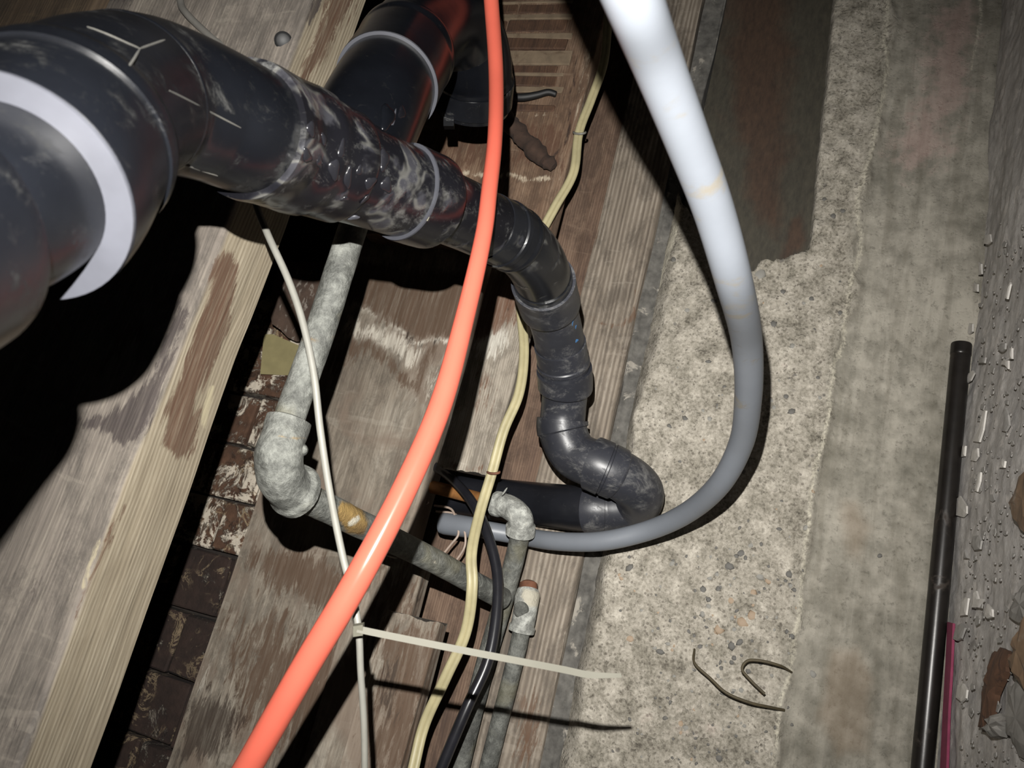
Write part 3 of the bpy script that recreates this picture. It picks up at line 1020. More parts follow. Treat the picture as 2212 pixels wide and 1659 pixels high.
RY = 0.955
RZ0 = WY(885, 1150, RY).z
UZ0 = WY(1205, 500, RY).z
RZ1 = WY(540, 1120, RY).z
rim_x_lo = WY(930, 1245, RY).x
rim_layers = {
    'rust': [('poly', [(700, 560), (1110, 600), (1130, 680), (1070, 750), (1000, 725), (930, 735), (880, 735), (845, 700), (800, 672), (740, 660), (690, 650)], 10, 0.9),
             ('line', [(720, 790), (770, 745), (800, 735), (840, 780), (880, 830), (905, 840), (920, 790), (935, 760)], 10, 0.8, 14),
             ('poly', [(560, 1180), (650, 1190), (760, 1250), (840, 1290), (850, 1350), (720, 1340), (640, 1290), (560, 1290)], 18, 0.9),
             ('poly', [(560, 1130), (530, 1190), (540, 1240), (580, 1200)], 12, 0.8),
             ('poly', [(500, 1320), (640, 1340), (820, 1400), (880, 1480), (840, 1660), (640, 1660), (480, 1560)], 40, 0.75),
             ('poly', [(1050, -60), (1330, -60), (1250, 330), (1200, 520), (1060, 540), (940, 420), (900, 280)], 30, 1.0)],
    'black': [('poly', [(860, 700), (905, 740), (960, 735), (920, 760), (880, 745)], 8, 0.7),
              ('poly', [(400, 1520), (500, 1490), (530, 1560), (470, 1640), (370, 1660)], 18, 0.8),
              ('poly', [(680, 1300), (800, 1330), (790, 1380), (690, 1360)], 18, 0.6),
              ('poly', [(800, 1460), (840, 1440), (860, 1530), (810, 1560)], 16, 0.7), ('line', [(1245, 120), (1235, 230), (1215, 330)], 4, 0.8, 3)],
    'pale': [('line', [(770, 662), (830, 676), (852, 700), (870, 722), (905, 742), (960, 735), (1000, 722)], 6, 0.9, 7),
             ('poly', [(745, 690), (830, 700), (900, 750), (935, 745), (900, 800), (860, 780), (800, 728), (745, 750)], 14, 0.8),
             ('poly', [(905, 800), (960, 740), (940, 850), (900, 870)], 14, 0.6),
             ('poly', [(560, 1210), (590, 1220), (450, 1500), (380, 1660), (350, 1660), (430, 1460)], 14, 0.45),
             ('line', [(1060, 380), (1200, 385)], 4, 0.8, 3), ('line', [(1060, 247), (1200, 250)], 3, 0.7, 2), ('line', [(1060, 222), (1200, 224)], 3, 0.6, 2),
             ('line', [(1180, 0), (1178, 180), (1170, 250)], 3, 0.4, 2)],
}
rim = board('rim_joist', X0, X1, RZ0, RZ1, RY, 0.045, MAT['rim'], dx=0.0045, dz=0.004, disp=0.0012, seed=23, bottom_steps=8, wav=0.003, jitter=12, layers=rim_layers)
tag(rim, 'water-stained grey brown rim joist behind the galvanised pipe elbow', 'joist')


ub0, ub1 = WY(1150, 560, RY).x, X1
upper = board('upper_board', min(ub0, ub1), max(ub0, ub1), UZ0, WY(880, 300, RY).z, RY - 0.034, 0.033, MAT['upper'], dx=0.004, dz=0.004, disp=0.0016, seed=29, bottom_steps=6, wav=0.002, jitter=8, layers={
    'rust': [('poly', [(930, 262), (1230, 262), (1225, 370), (930, 372)], 8, .55), ('line', [(1245, 110), (1238, 230), (1215, 330)], 5, 0.8, 4)],
    'black': [('line', [(1246, 120), (1240, 180), (1225, 300), (1195, 335)], 3, 0.9, 3), ('line', [(1228, 140), (1220, 200), (1210, 260)], 2, 0.6, 1.5), ('line', [(1262, 120), (1268, 150)], 3, .8, 3)],
    'pale': [('line', [(960, 380), (1205, 386)], 4, 0.8, 4), ('line', [(1090, 250), (1215, 252)], 3, 0.7, 2), ('line', [(1270, 110), (1262, 200), (1250, 280)], 6, 0.7, 6)]})
tag(upper, 'brown board at the top centre carrying rows of dark lath, behind the orange tube', 'board')


def pieces_on_board():
    # dark lath pieces with plaster squeezed between
    rng = random.Random(3)
    yf = RY - 0.034
    rows = [(-60, -34), (-26, 2), (10, 30), (44, 72), (86, 110), (142, 158), (165, 187), (228, 244)]
    zl = WY(1000, 100, yf).z
    for (ya, yb) in rows:
        zr = WY(1228 - (ya > 130) * 22 + rng.uniform(-6, 6), ya, yf).z
        xa, xb = WY(1150, ya, yf).x, WY(1150, yb, yf).x
        lo, hi = min(xa, xb), max(xa, xb)
        z = zr
        while z < zl:
            L = rng.uniform(0.05, 0.12)
            dx = rng.uniform(-0.002, 0.002)
            block('lath', lo + dx, hi + dx * .5, yf - 0.004 + rng.uniform(0, .002), yf + .004, z, z + L - 0.002, MAT['lathwood'], upper, jit=0.0018, bev=0.0015)
            z += L
    for (ya, yb) in [(3, 9), (31, 43), (73, 85), (111, 141), (159, 164), (188, 200)]:
        zr = WY(1238 - (ya > 130) * 20, ya, yf).z
        xa, xb = WY(1150, ya, yf).x, WY(1150, yb, yf).x
        block('plaster', min(xa, xb), max(xa, xb), yf - 0.0022, yf + .004, zr, zl, MAT['plaster'], upper, jit=0.0012, bev=0.001)


pieces_on_board()

# short grey board nailed over the rim joist
sb0, sb1 = WY(1000, 1018, 0.93).x, WY(1040, 560, 0.93).x
short = board('short_board', min(sb0, sb1), max(sb0, sb1), WY(1058, 1010, 0.925).z, WY(945, 1010, 0.925).z, 0.925, 0.028, MAT['short'], dx=0.003, dz=0.003, disp=0.002, seed=31, ragged=0.004, jitter=10, wav=0.004,
              layers={'rust': [('poly', [(960, 560), (1130, 590), (1120, 690), (1080, 715), (1040, 740), (980, 720)], 12, 0.95), ('poly', [(1020, 800), (1070, 810), (1060, 900), (1010, 880)], 14, 0.5), ('line', [(940, 1015), (1055, 1022)], 8, 0.7, 8)],
                      'pale': [('poly', [(1020, 740), (1095, 690), (1100, 740), (1060, 780), (1015, 790)], 12, 0.8)],
                      'black': [('line', [(1100, 600), (1095, 690)], 6, 0.6, 5)]})
tag(short, 'short pale grey board with a sawn lower end, nailed over the rim joist', 'board')

lb = board('lower_board', X0, WY(880, 1212, 0.945).x, WY(925, 1245, 0.945).z, WY(790, 1245, 0.945).z, 0.922, 0.030, MAT['rim'], dx=0.004, dz=0.004, disp=0.002, seed=35, ragged=0.005, jitter=12,
           layers={'rust': [('poly', [(780, 1200), (940, 1200), (930, 1340), (780, 1500)], 30, 0.6)], 'black': [('line', [(880, 1290), (960, 1340)], 5, .7, 4)]})
tag(lb, 'brown board end behind the lower galvanised pipe, right of the orange tube', 'board')
# notched block at the lower right of the rim joist
nb = board('notched_block', X0, WY(930, 1340, 0.93).x, WY(972, 1345, 0.93).z, WY(850, 1345, 0.93).z, 0.893, 0.028, MAT['rim'], dx=0.004, dz=0.004, disp=0.002, seed=37, ragged=0.004, jitter=12,
           layers={'rust': [('poly', [(800, 1340), (980, 1340), (960, 1420), (900, 1660), (800, 1660)], 30, 0.8)], 'pale': [('poly', [(905, 1360), (925, 1370), (918, 1420), (900, 1480), (890, 1450)], 8, 0.8), ('line', [(940, 1350), (925, 1420)], 5, 0.6, 5)],
                   'black': [('poly', [(830, 1430), (870, 1420), (860, 1560), (820, 1560)], 18, 0.7)]})
tag(nb, 'brown stained block beside the yellow cable, below the rim joist notch', 'block')

# sill plank on top of the concrete
sill = board('sill_plank', X0, X1, SILL_Z0, SILL_Z1, 1.03, 0.10, MAT['sill'], dx=0.005, dz=0.003, disp=0.0028, seed=41, bottom_steps=4, wav=0.002, jitter=10,
             layers={'rust': [('line', [(1270, 690), (1340, 705), (1365, 680), (1375, 620)], 5, 0.8, 5), ('poly', [(1230, 470), (1290, 440), (1300, 500), (1250, 540)], 16, 0.6), ('poly', [(1120, 1500), (1160, 1480), (1180, 1600), (1110, 1660)], 18, 0.7)],
                     'black': [('poly', [(1300, 120), (1400, 120), (1420, 330), (1290, 330)], 50, 0.5)],
                     'pale': [('poly', [(1255, 1230), (1268, 1230), (1230, 1420), (1215, 1420)], 6, 0.5)]})
tag(sill, 'long grooved brown sill plank lying on the concrete wall', 'plank')

bed = board('mortar_bed', X0, X1, CONC_TOP - 0.012, SILL_Z0 - 0.001, 1.040, 0.05, MAT['bed'], dx=0.004, dz=0.0025, disp=0.006, seed=43, bottom_steps=2, wav=0.002)
tag(bed, 'crumbly dark grey mortar bed between the sill plank and the concrete', 'mortar')

# dark timber in the hollow between rim joist and sill
cz0, cz1 = SILL_Z1 + 0.002, RZ0 + 0.03
cav = board('blocking', X0, X1, cz0, cz1, 1.072, 0.04, MAT['cavity'], dx=0.008, dz=0.004, disp=0.002, seed=51, jitter=10, layers={'black': [('poly', [(900, 1000), (1100, 1010), (1090, 1060), (900, 1050)], 20, 0.6)]})
tag(cav, 'dark brown blocking in the hollow between rim joist and sill plank', 'blocking')

# wood block and beige board seen beyond the bricks
a = W(640, 745, 1.02)
wb = slab('wood_offcut', [W(585, 640, 1.29), W(605, 560, 1.29), W(720, 560, 1.29), W(690, 742, 1.29), W(640, 738, 1.29), W(588, 700, 1.29)], ray(620, 650) * 0.10, MAT['offcut'], None, 0.002, rough=0.002)
tag(wb, 'dark wood offcut wedged behind the galvanised pipe', 'offcut')
bb = slab('beige_panel', [W(570, 722, 1.315), W(590, 722, 1.315), W(650, 748, 1.315), W(650, 812, 1.315), W(562, 808, 1.315)], ray(600, 760) * 0.06, MAT['beige'], None, 0.0)
tag(bb, 'small beige panel showing between bricks and galvanised pipe', 'panel')

# ------------------------------------------------------------------ black drain line
RUN = [(-560, 640, .185), (-185, 490, .24), (30, 415, .28), (130, 310, .318), (222, 232, .365), (320, 208, .41), (430, 238, .44), (520, 275, .465),
       (590, 302, .50), (740, 362, .55), (880, 418, .60), (980, 455, .645), (1060, 492, .685), (1120, 525, .72), (1160, 572, .765), (1182, 640, .83),
       (1205, 720, .885), (1221, 825, .93), (1217, 885, .945), (1216, 930, .945), (1240, 980, .94), (1295, 1007, .925), (1345, 1030, .925), (1380, 1062, .945),
       (1368, 1092, .975), (1320, 1100, .985), (1270, 1099, .99)]
run = Path([W(*p) for p in RUN] + [WY(1150, 1088, 1.012), WY(1000, 1070, 1.036), WY(880, 1055, 1.040)])
drain = empty('drain_pipe', W(740, 362, .55), 'black plastic drain line with wye, elbows and trap crossing from upper left', 'pipe')

hub_r, pipe_r = 0.043, 0.0330
sweep('near_hub', run, [(0, .043), (.93, .043), (.985, .0425), (1.0, .0405), (1.0, .034)], MAT['abs_near'], drain, seg=72)
sweep('pipe', run, [(.95, pipe_r), (2.05, pipe_r)], MAT['abs_near'], drain, seg=72)
h = sweep('hub', run, [(2.0, .034), (2.0, .0432), (2.95, .0432), (3.02, .0425)], MAT['abs_near'], drain, seg=72)
annulus('hub_rim', run, 1.99, pipe_r, .0428, MAT['abs_rim_lit'], h, label='end face of the socket, lamplight painted in as grey')
el = sweep('elbow', run, [(2.9, .0445), (3.06, .0450), (3.14, .0445), (3.2, .0415), (4.2, .0405), (5.2, .0400), (6.2, .0388), (7.1, .0384), (7.22, .0384), (7.22, .036)], MAT['abs_near'], drain, seg=72)
# moulded seam ridge around the elbow's waist
sweep('seam_ring', run, [(4.55, .0404), (4.58, .0408), (4.62, .0408), (4.65, .0404)], MAT['abs_near'], el, seg=72, step=.02)
wy = sweep('wye_fitting', run, [(7.12, .036), (7.12, .0425), (7.3, .0432), (8.15, .0432), (8.35, .0440), (8.48, .0436), (8.56, .0415), (8.95, .0405), (9.0, .0390), (9.0, .0378), (9.5, .0362), (10.02, .0350)], MAT['abs_smear'], drain, seg=72, wob=.0004, wscale=90)
g = sweep('hub', run, [(9.93, .033), (9.93, .0384), (10.40, .0384), (10.46, .0378), (10.46, .030)], MAT['abs_smear'], drain, seg=72, wob=.0005, wscale=90)
annulus('hub_rim', run, 9.925, .034, .0381, MAT['abs_rim_lit'], g, label='end face of the socket, lamplight painted in as grey')
sweep('pipe', run, [(10.3, .0297), (12.1, .0297)], MAT['abs_smear'], drain, seg=64)
sweep('coupling', run, [(11.9, .0300), (11.9, .0305), (12.35, .0305), (12.38, .0318), (12.5, .0318), (12.53, .0305), (12.75, .0305), (12.78, .0314), (12.86, .0314), (12.9, .0300)], MAT['abs_mid'], drain, seg=64, step=.04)
sweep('elbow', run, [(12.8, .0296), (13.5, .0296), (14.4, .0298), (14.4, .0310), (14.62, .0312)], MAT['abs_mid'], drain, seg=64)
h = sweep('hub', run, [(14.55, .0300), (14.55, .0340), (15.22, .0340), (15.28, .0334), (15.28, .028)], MAT['abs_dust'], drain, seg=64)
sweep('pipe', run, [(15.1, .0288), (16.35, .0288)], MAT['abs_dust'], drain, seg=64)
sweep('coupling', run, [(16.22, .0290), (16.22, .0305), (16.55, .0305), (16.57, .0318), (16.63, .0318), (16.65, .0300), (16.72, .0300), (16.72, .0334), (17.2, .0334), (17.24, .0328), (17.24, .0275)], MAT['abs_dust'], drain, seg=64, step=.05)
sweep('pipe', run, [(17.1, .0278), (18.6, .0278)], MAT['abs_dust'], drain, seg=64)
sweep('elbow', run, [(18.45, .028), (18.45, .0318), (19.0, .0322), (19.06, .0300), (19.8, .0294), (20.9, .0290)], MAT['abs_dust'], drain, seg=64)
sweep('coupling', run, [(20.75, .0290), (20.75, .0332), (21.25, .0332), (21.27, .0312), (21.33, .0312), (21.35, .0326), (21.75, .0322), (21.78, .031)], MAT['abs_dust'], drain, seg=64, step=.04)
sweep('trap_bend', run, [(21.6, .0296), (22.4, .0300), (24.6, .0305), (25.35, .0305), (25.37, .0318), (26.0, .0318), (26.02, .0300)], MAT['abs_dust'], drain, seg=64, step=.06)
sweep('pipe', run, [(25.9, .0295), (29, .0295)], MAT['abs_plain'], drain, seg=64)

BR = [(748, 372, .565), (800, 252, .605), (850, 160, .665), (902, 82, .73), (958, 48, .785), (1005, 82, .83), (1022, 150, .86), (1020, 215, .89), (1018, 250, .905)]
br = Path([W(*p) for p in BR])
sweep('branch_pipe', br, [(0.0, .0395), (2.0, .0412)], MAT['abs_clean'], drain, seg=72)
h = sweep('hub', br, [(1.72, .041), (1.72, .0438), (2.42, .0440), (2.48, .0452), (2.55, .0452), (2.6, .0435)], MAT['abs_clean'], drain, seg=72, step=.04)
annulus('hub_rim', br, 1.715, .0405, .0436, MAT['abs_rim_lit'], h, label='end face of the socket, lamplight painted in as grey')
sweep('elbow', br, [(2.45, .0425), (3.5, .0425), (5.0, .0430), (6.2, .0440), (6.25, .0455), (6.35, .0455), (6.4, .044)], MAT['abs_clean'], drain, seg=72)
pl = sweep('cleanout_plug', br, [(6.3, .0465), (7.1, .0468), (7.15, .0440), (7.5, .0430)], MAT['abs_mid'], drain, seg=64, step=.1)
c = W(970, 266, .865)
lv = [c + ROT @ Vector((sx * .0058, sy * .0052, sz * .006)) for sx in (-1, 1) for sy in (-1, 1) for sz in (-1, 1)]
make_obj('square_lug', lv, [(0, 1, 3, 2), (4, 6, 7, 5), (0, 4, 5, 1), (2, 3, 7, 6), (0, 2, 6, 4), (1, 5, 7, 3)], MAT['abs_near'], pl, smooth=30)
# glue boss and raised moulding marks on the wye
def boss(px, py, d, ax, ay, depth, mat, name, parent, rot=0.0):
    bm = bmesh.new()
    bmesh.ops.create_uvsphere(bm, u_segments=20, v_segments=10, radius=1.0)
    c0 = W(px, py, d)
    ex = ROT @ Vector((math.cos(rot), math.sin(rot), 0))
    ey = ROT @ Vector((-math.sin(rot), math.cos(rot), 0))
    ez = ray(px, py).normalized()
    vs = [c0 + ex * (v.co.x * ax) + ey * (v.co.y * ay) + ez * (v.co.z * depth) for v in bm.verts]
    bm.verts.index_update()
    fs = [[v.index for v in f.verts] for f in bm.faces]
    bm.free()
    return make_obj(name, vs, fs, mat, parent, smooth=60)


bpy.context.view_layer.update()


def hit(obj, px, py):
    """point and normal where the sight line meets an object's surface"""
    d = ray(px, py)
    o = world_loc(obj)
    ok, loc, n, _ = obj.ray_cast(CAM - o, d)
    return (loc + o, n) if ok else (None, None)


def drip(obj, px, py, a, b, rot, mat, name, h=0.16, label=None):
    """a raised oval bead lying on a surface; a, b = half sizes in photo pixels"""
    p, n = hit(obj, px, py)
    if p is None: return
    k = (p - CAM).length / FPX
    t = ROT @ Vector((math.cos(rot), math.sin(rot), 0))
    ex = (t - n * t.dot(n)).normalized()
    ey = n.cross(ex)
    bm = bmesh.new()
    bmesh.ops.create_uvsphere(bm, u_segments=18, v_segments=9, radius=1.0)
    c0 = Vector(p)
    vs = []
    for v in bm.verts:
        w = 1 + 0.18 * math.sin(3 * math.atan2(v.co.y, v.co.x) + px)
        vs.append(c0 + ex * (v.co.x * a * k * w) + ey * (v.co.y * b * k * w) + n * (v.co.z * min(a, b) * k * h * 1.6))
    fs = [[v.index for v in f.verts] for f in bm.faces]
    bm.free()
    o = make_obj(name, vs, fs, mat, obj if obj.parent is drain else drain, smooth=60)
    if label: o['label'] = label
    return o


def seam(obj, pts, mat, name, r=0.0008):
    ws = []
    for px, py in pts:
        p, n = hit(obj, px, py)
        if p is not None: ws.append(p)
    if len(ws) > 1:
        sweep(name, Path(ws, 6), [(0, r * .5), (.3, r), (len(ws) - 1.3, r), (len(ws) - 1, r * .5)], mat, obj, seg=8, step=.3)


def drip_obj(*a, **k):
    return drip(*a, **k)


BRP = [o_ for o_ in drain.children if o_.name.startswith('branch_pipe')][0]
drip(BRP, 836, 253, 16, 36, -0.10, MAT['abs_clean'], 'moulded_mark', .25)
drip(BRP, 851, 255, 3, 24, -0.10, MAT['abs_rim_lit'], 'moulded_mark', .5, 'thin grey lip of the oval mark')
drip(BRP, 779, 316, 8, 22, 0.05, MAT['abs_smear'], 'glue_drip')
drip(BRP, 868, 243, 9, 18, -.2, MAT['abs_smear'], 'glue_drip')
for (px, py, a, b, rot) in [(597, 268, 12, 20, .35), (580, 250, 12, 14, .3), (672, 279, 14, 16, .1), (664, 337, 11, 20, .2), (691, 352, 9, 20, -.1), (722, 366, 13, 22, -.1),
                            (738, 322, 8, 20, -.2), (752, 384, 9, 24, -.25), (776, 368, 7, 11, -.3), (830, 345, 13, 24, -.1), (800, 395, 16, 12, .3), (835, 400, 14, 18, .2), (700, 300, 10, 14, .2), (790, 430, 14, 8, -.4), (745, 430, 10, 6, -.5)]:
    drip(wy, px, py, a, b, rot, MAT['drip'], 'glue_drip', .22)
drip(wy, 764, 470, 13, 8, .1, MAT['abs_rim_lit'], 'glue_drip', .3, 'shiny grey bead of glue')
for (px, py, a, b, rot) in [(916, 452, 18, 26, .1), (925, 405, 10, 18, .2), (900, 470, 10, 10, .2)]:
    drip(g, px, py, a, b, rot, MAT['crust'], 'glue_crust', .12, 'pale dried crust on the socket')
for pts in [[(188, 58), (236, 76), (272, 92), (302, 105)], [(302, 105), (330, 95), (356, 86)], [(302, 106), (282, 138), (262, 162)], [(366, 196), (410, 218), (460, 245), (520, 276)], [(352, 342), (410, 360), (470, 380)]]:
    seam(el, pts, MAT['seam_dust'], 'mould_seam', .0005)
# printed blue marks on the vertical pipe
vp = [o_ for o_ in drain.children if o_.name.startswith('pipe') and abs(project(np.array([tuple(world_loc(o_))]))[0][1] - 720) < 60]
vp = vp[0] if vp else h
for (px, py, a, b) in [(1238, 690, 4, 15), (1244, 706, 3, 5), (1246, 736, 5, 4), (1222, 664, 2, 6)]:
    q = drip(vp, px, py, a, b, -.05, MAT['blue_ink'], 'ink_mark', .04, 'faded blue printed mark')

# ------------------------------------------------------------------ grey water pipe in a U
GREY = [(1130, -640, .225), (1250, -320, .248), (1318, -130, .278), (1368, 0, .308), (1418, 130, .352), (1484, 300, .402), (1540, 450, .445), (1583, 600, .490), (1614, 745, .60), (1616, 860, .675), (1600, 960, .745),
        (1555, 1045, .80), (1480, 1110, .87), (1400, 1146, .915), (1300, 1169, .940), (1200, 1169, .975), (1120, 1157, 1.018), (1040, 1143, 1.025), (955, 1130, 1.05)]
gp = Path([W(*p) for p in GREY])
grey = empty('water_pipe', W(1616, 860, .66), 'thick light grey plastic water pipe hanging in a wide U in front of the concrete', 'pipe')
sweep('pipe', gp, [(0, .0118), (18, .0118)], MAT['greypipe'], grey, seg=40)
sweep('pipe_end', gp, [(17.1, .0120), (17.1, .0140), (17.9, .0150), (18, .0140)], MAT['greypipe'], grey, label='flared pale coupling at the hidden end', seg=32)

# ------------------------------------------------------------------ orange tube
ORANGE = [(1036, -330, .745), (1061, 0, .755), (1071, 150, .725), (1069, 300, .665), (1057, 410, .625), (1046, 500, .603), (1003, 690, .575), (950, 880, .55), (870, 1065, .525), (770, 1255, .505), (660, 1440, .50), (540, 1650, .51), (470, 1770, .52), (340, 2020, .54), (160, 2420, .57)]
op = Path([W(*p) for p in ORANGE])
o = sweep('orange_tube', op, [(0, .0077), (2, .0071), (3, .0066), (5, .0067), (6, .0074), (7, .0084), (9, .0093), (12, .0095), (14, .0095)], MAT['pex'], None, seg=32)
tag(o, 'bright orange plastic tube curving down across the middle of the picture', 'tube')

# ------------------------------------------------------------------ galvanised pipes
GV = [(862, 190, .80), (838, 270, .765), (750, 530, .70), (690, 720, .68), (622, 915, .655), (603, 985, .642), (612, 1038, .650), (648, 1066, .672), (720, 1104, .715), (800, 1143, .765), (950, 1218, .865), (1085, 1293, .955)]
gv = Path([W(*p) for p in GV])
galv = empty('galvanised_pipe', W(603, 1010, .65), 'crusted galvanised pipe with an elbow, left of the orange tube', 'pipe')
sweep('pipe', gv, [(0, .0132), (4.2, .0132)], MAT['galv'], galv, seg=40, wob=.0007, layers={'rust': [('line', [(650, 725), (735, 735)], 8, 0.9, 6), ('line', [(590, 915), (660, 940)], 6, 0.6, 5)], 'pale': [('poly', [(735, 560), (755, 555), (752, 575), (738, 578)], 5, 0.8)]})
ge = sweep('elbow', gv, [(3.92, .0140), (3.95, .0190), (4.06, .0192), (4.4, .0186), (5.0, .0200), (5.7, .0202), (6.2, .0198), (6.45, .0202), (6.62, .0236), (6.82, .0240), (6.86, .0150)], MAT['galv'], galv, label='dull zinc elbow with thick rims', seg=44, step=.04, wob=.0009, layers={'rust': [('line', [(600, 940), (665, 948)], 4, 0.6, 4)]})
boss(652, 972, .648, .0055, .0055, .007, MAT['galv'], 'casting_boss', ge)
sweep('pipe', gv, [(6.7, .0134), (11, .0134)], MAT['galv'], galv, seg=40, wob=.0007, layers={'rust': [('poly', [(735, 1085), (775, 1080), (800, 1130), (785, 1160), (745, 1150), (725, 1120)], 8, 0.9)], 'pale': [('line', [(755, 1135), (775, 1118)], 4, 0.9, 5), ('line', [(935, 1192), (942, 1230)], 3, 0.8, 3)]})

# copper pipe into a small galvanised elbow with a drop pipe
cp = Path([WY(860, 1036, .988), WY(960, 1058, .975), WY(1082, 1090, .945)])
o = sweep('copper_pipe', cp, [(0, .0088), (2, .0088)], MAT['copper'], None, seg=28)
tag(o, 'brown aged copper pipe running into the small galvanised elbow', 'pipe')
DP = [(1072, 1088, .945), (1100, 1096, .938), (1122, 1115, .936), (1124, 1145, .945), (1118, 1180, .955), (1103, 1240, .965), (1084, 1310, .978), (1058, 1400, .99), (1024, 1530, .995), (985, 1690, 1.0), (906, 2000, 1.0), (805, 2420, 1.0)]
dp = Path([WY(*p) for p in DP])
drop = empty('drop_pipe', W(1118, 1180, .985), 'grey galvanised drop pipe with a yellowed elbow below the black trap', 'pipe')
e2 = sweep('elbow', dp, [(0, .0110), (0, .0165), (.25, .0165), (.4, .0150), (1.4, .0158), (2.6, .0166), (2.7, .0190), (3.25, .0190), (3.3, .013)], MAT['galv_pale'], drop, seg=36, step=.06, wob=.0009, layers={'rust': [('line', [(1095, 1110), (1130, 1125), (1140, 1140)], 6, 0.5, 6)]})
sweep('pipe', dp, [(3.1, .0125), (11, .0125)], MAT['galv'], drop, seg=32, wob=.0004)
boss(1090, 1062, .965, .0012, .0062, .0012, MAT['galv_pale'], 'solder_drip', e2, -0.6)

SP = [(1142, 1258, 1.0), (1140, 1282, .995), (1135, 1320, .99), (1126, 1365, .994), (1107, 1450, 1.0), (1084, 1540, 1.004), (1052, 1670, 1.008), (985, 2000, 1.01), (900, 2420, 1.01)]
sp = Path([WY(*p) for p in SP])
stub = empty('capped_pipe', W(1124, 1365, .995), 'capped stub of pipe with a rusty top and white crust, beside the sill plank', 'pipe')
sweep('rusty_stub', sp, [(0, .0090), (.2, .0125), (1.0, .0125)], MAT['rustmetal'], stub, label='rust brown stub on top', seg=28, wob=.0015)
fe = sweep('fitting', sp, [(.75, .0125), (.8, .0150), (1.1, .0165), (2.0, .0152), (2.7, .0150), (2.75, .0168), (2.98, .0168), (3.0, .012)], MAT['galv_pale'], stub, seg=32, wob=.0012, layers={'pale': [('poly', [(1130, 1275), (1170, 1280), (1165, 1315), (1145, 1312), (1125, 1292)], 6, 0.95)]})
boss(1126, 1318, .971, .0100, .0112, .0035, MAT['galv'], 'casting_boss', fe, 0.2)
sweep('pipe', sp, [(2.9, .0112), (8, .0112)], MAT['galv'], stub, seg=28, wob=.0004)

# ------------------------------------------------------------------ cables
def ribbon(name, pts, hw, ht, mat, label, cat):
    """flat two-core cable: two round cores side by side with a groove"""
    path = Path([Vector(p) for p in pts], 12)
    V, F = [], []
    prof = []
    for k in range(16):
        a = 2 * math.pi * k / 16
        x, y = math.cos(a), math.sin(a)
        groove = 1 - 0.6 * math.exp(-(x / 0.22) ** 2)
        prof.append((x * hw, y * ht * groove))
    for p, t in zip(path.p, path.t):
        view = (p - CAM).normalized() * 0.5 + Vector((0, 1, 0)) * 0.5
        nx = t.cross(view).normalized()
        ny = nx.cross(t).normalized()
        for (a, b) in prof:
            V.append(p + nx * a + ny * b)
    n = len(path.p)
    for j in range(n - 1):
        for k in range(16):
            F.append((j * 16 + k, j * 16 + (k + 1) % 16, (j + 1) * 16 + (k + 1) % 16, (j + 1) * 16 + k))
    F.append(tuple(range(15, -1, -1)))
    F.append(tuple((n - 1) * 16 + k for k in range(16)))
    return tag(make_obj(name, V, F, mat, smooth=70), label, cat)


rp = [(1345, -420, .90), (1320, -90, .90), (1312, 60, .90), (1303, 140, .90), (1277, 215, .90), (1251, 285, .90), (1238, 375, .90), (1200, 445, .90), (1168, 505, .90), (1128, 590, .90), (1125, 660, .90), (1132, 760, .895), (1121, 850, .89), (1088, 930, .885),
      (1063, 1020, .885), (1036, 1110, .875), (1018, 1200, .848), (1020, 1265, .846), (1006, 1365, .865), (962, 1465, .875), (915, 1570, .89), (885, 1690, .885), (805, 1920, .880), (650, 2350, .876)]
ribbon('flat_cable', [WY(*p) for p in rp], .0066, .0036, MAT['romex'], 'yellowed flat two-core cable running down beside the short board', 'cable')
kp = [(940, 1008, .975), (975, 1034, .955), (1020, 1085, .925), (1052, 1150, .908), (1074, 1240, .90), (1072, 1330, .89), (1053, 1430, .88), (1008, 1530, .87), (945, 1680, .87), (835, 1960, .868), (660, 2380, .866)]
kpath = Path([WY(*p) for p in kp])
o = sweep('black_cable', kpath, [(0, .0064), (10, .0064)], MAT['cable_black'], None, seg=24)
tag(o, 'glossy black round cable bending down beside the flat yellowed cable', 'cable')
gcp = [(392, -60, .80), (390, 5, .79), (402, 28, .78), (450, 75, .77), (500, 115, .76), (560, 190, .75), (600, 300, .75)]
gcpath = Path([W(*p) for p in gcp])
o = sweep('grey_cable', gcpath, [(0, .0036), (6, .0036)], MAT['cable_grey'], None, seg=16)
tag(o, 'thin grey cable on the joist side, disappearing behind the big black elbow', 'cable')
wp = [(520, 330, .66), (535, 380, .65), (556, 450, .635), (580, 510, .615), (625, 610, .600), (655, 700, .590), (678, 810, .58), (692, 930, .57), (712, 1060, .555), (740, 1200, .535), (765, 1300, .522), (775, 1365, .518), (779, 1450, .52), (786, 1560, .525), (788, 1700, .53), (786, 2000, .55), (765, 2360, .58)]
wpath = Path([W(*p) for p in wp])
o = sweep('thin_white_cable', wpath, [(0, .0029), (6, .0028), (12, .0023), (16, .0022), (18, .0022)], MAT['cable_white'], None, seg=20)
tag(o, 'thin white round cable hanging in front of the galvanised pipe', 'cable')

# zip tie on the white cable
zt = empty('zip_tie', W(775, 1360, .515), 'natural nylon zip tie with a long tail sticking out to the right', 'tie')
tail = Path([W(772, 1359, .506), W(830, 1371, .506), W(950, 1395, .506), W(1100, 1424, .508), W(1220, 1447, .51), W(1268, 1457, .51), W(1300, 1459, .51), W(1342, 1459, .51)])


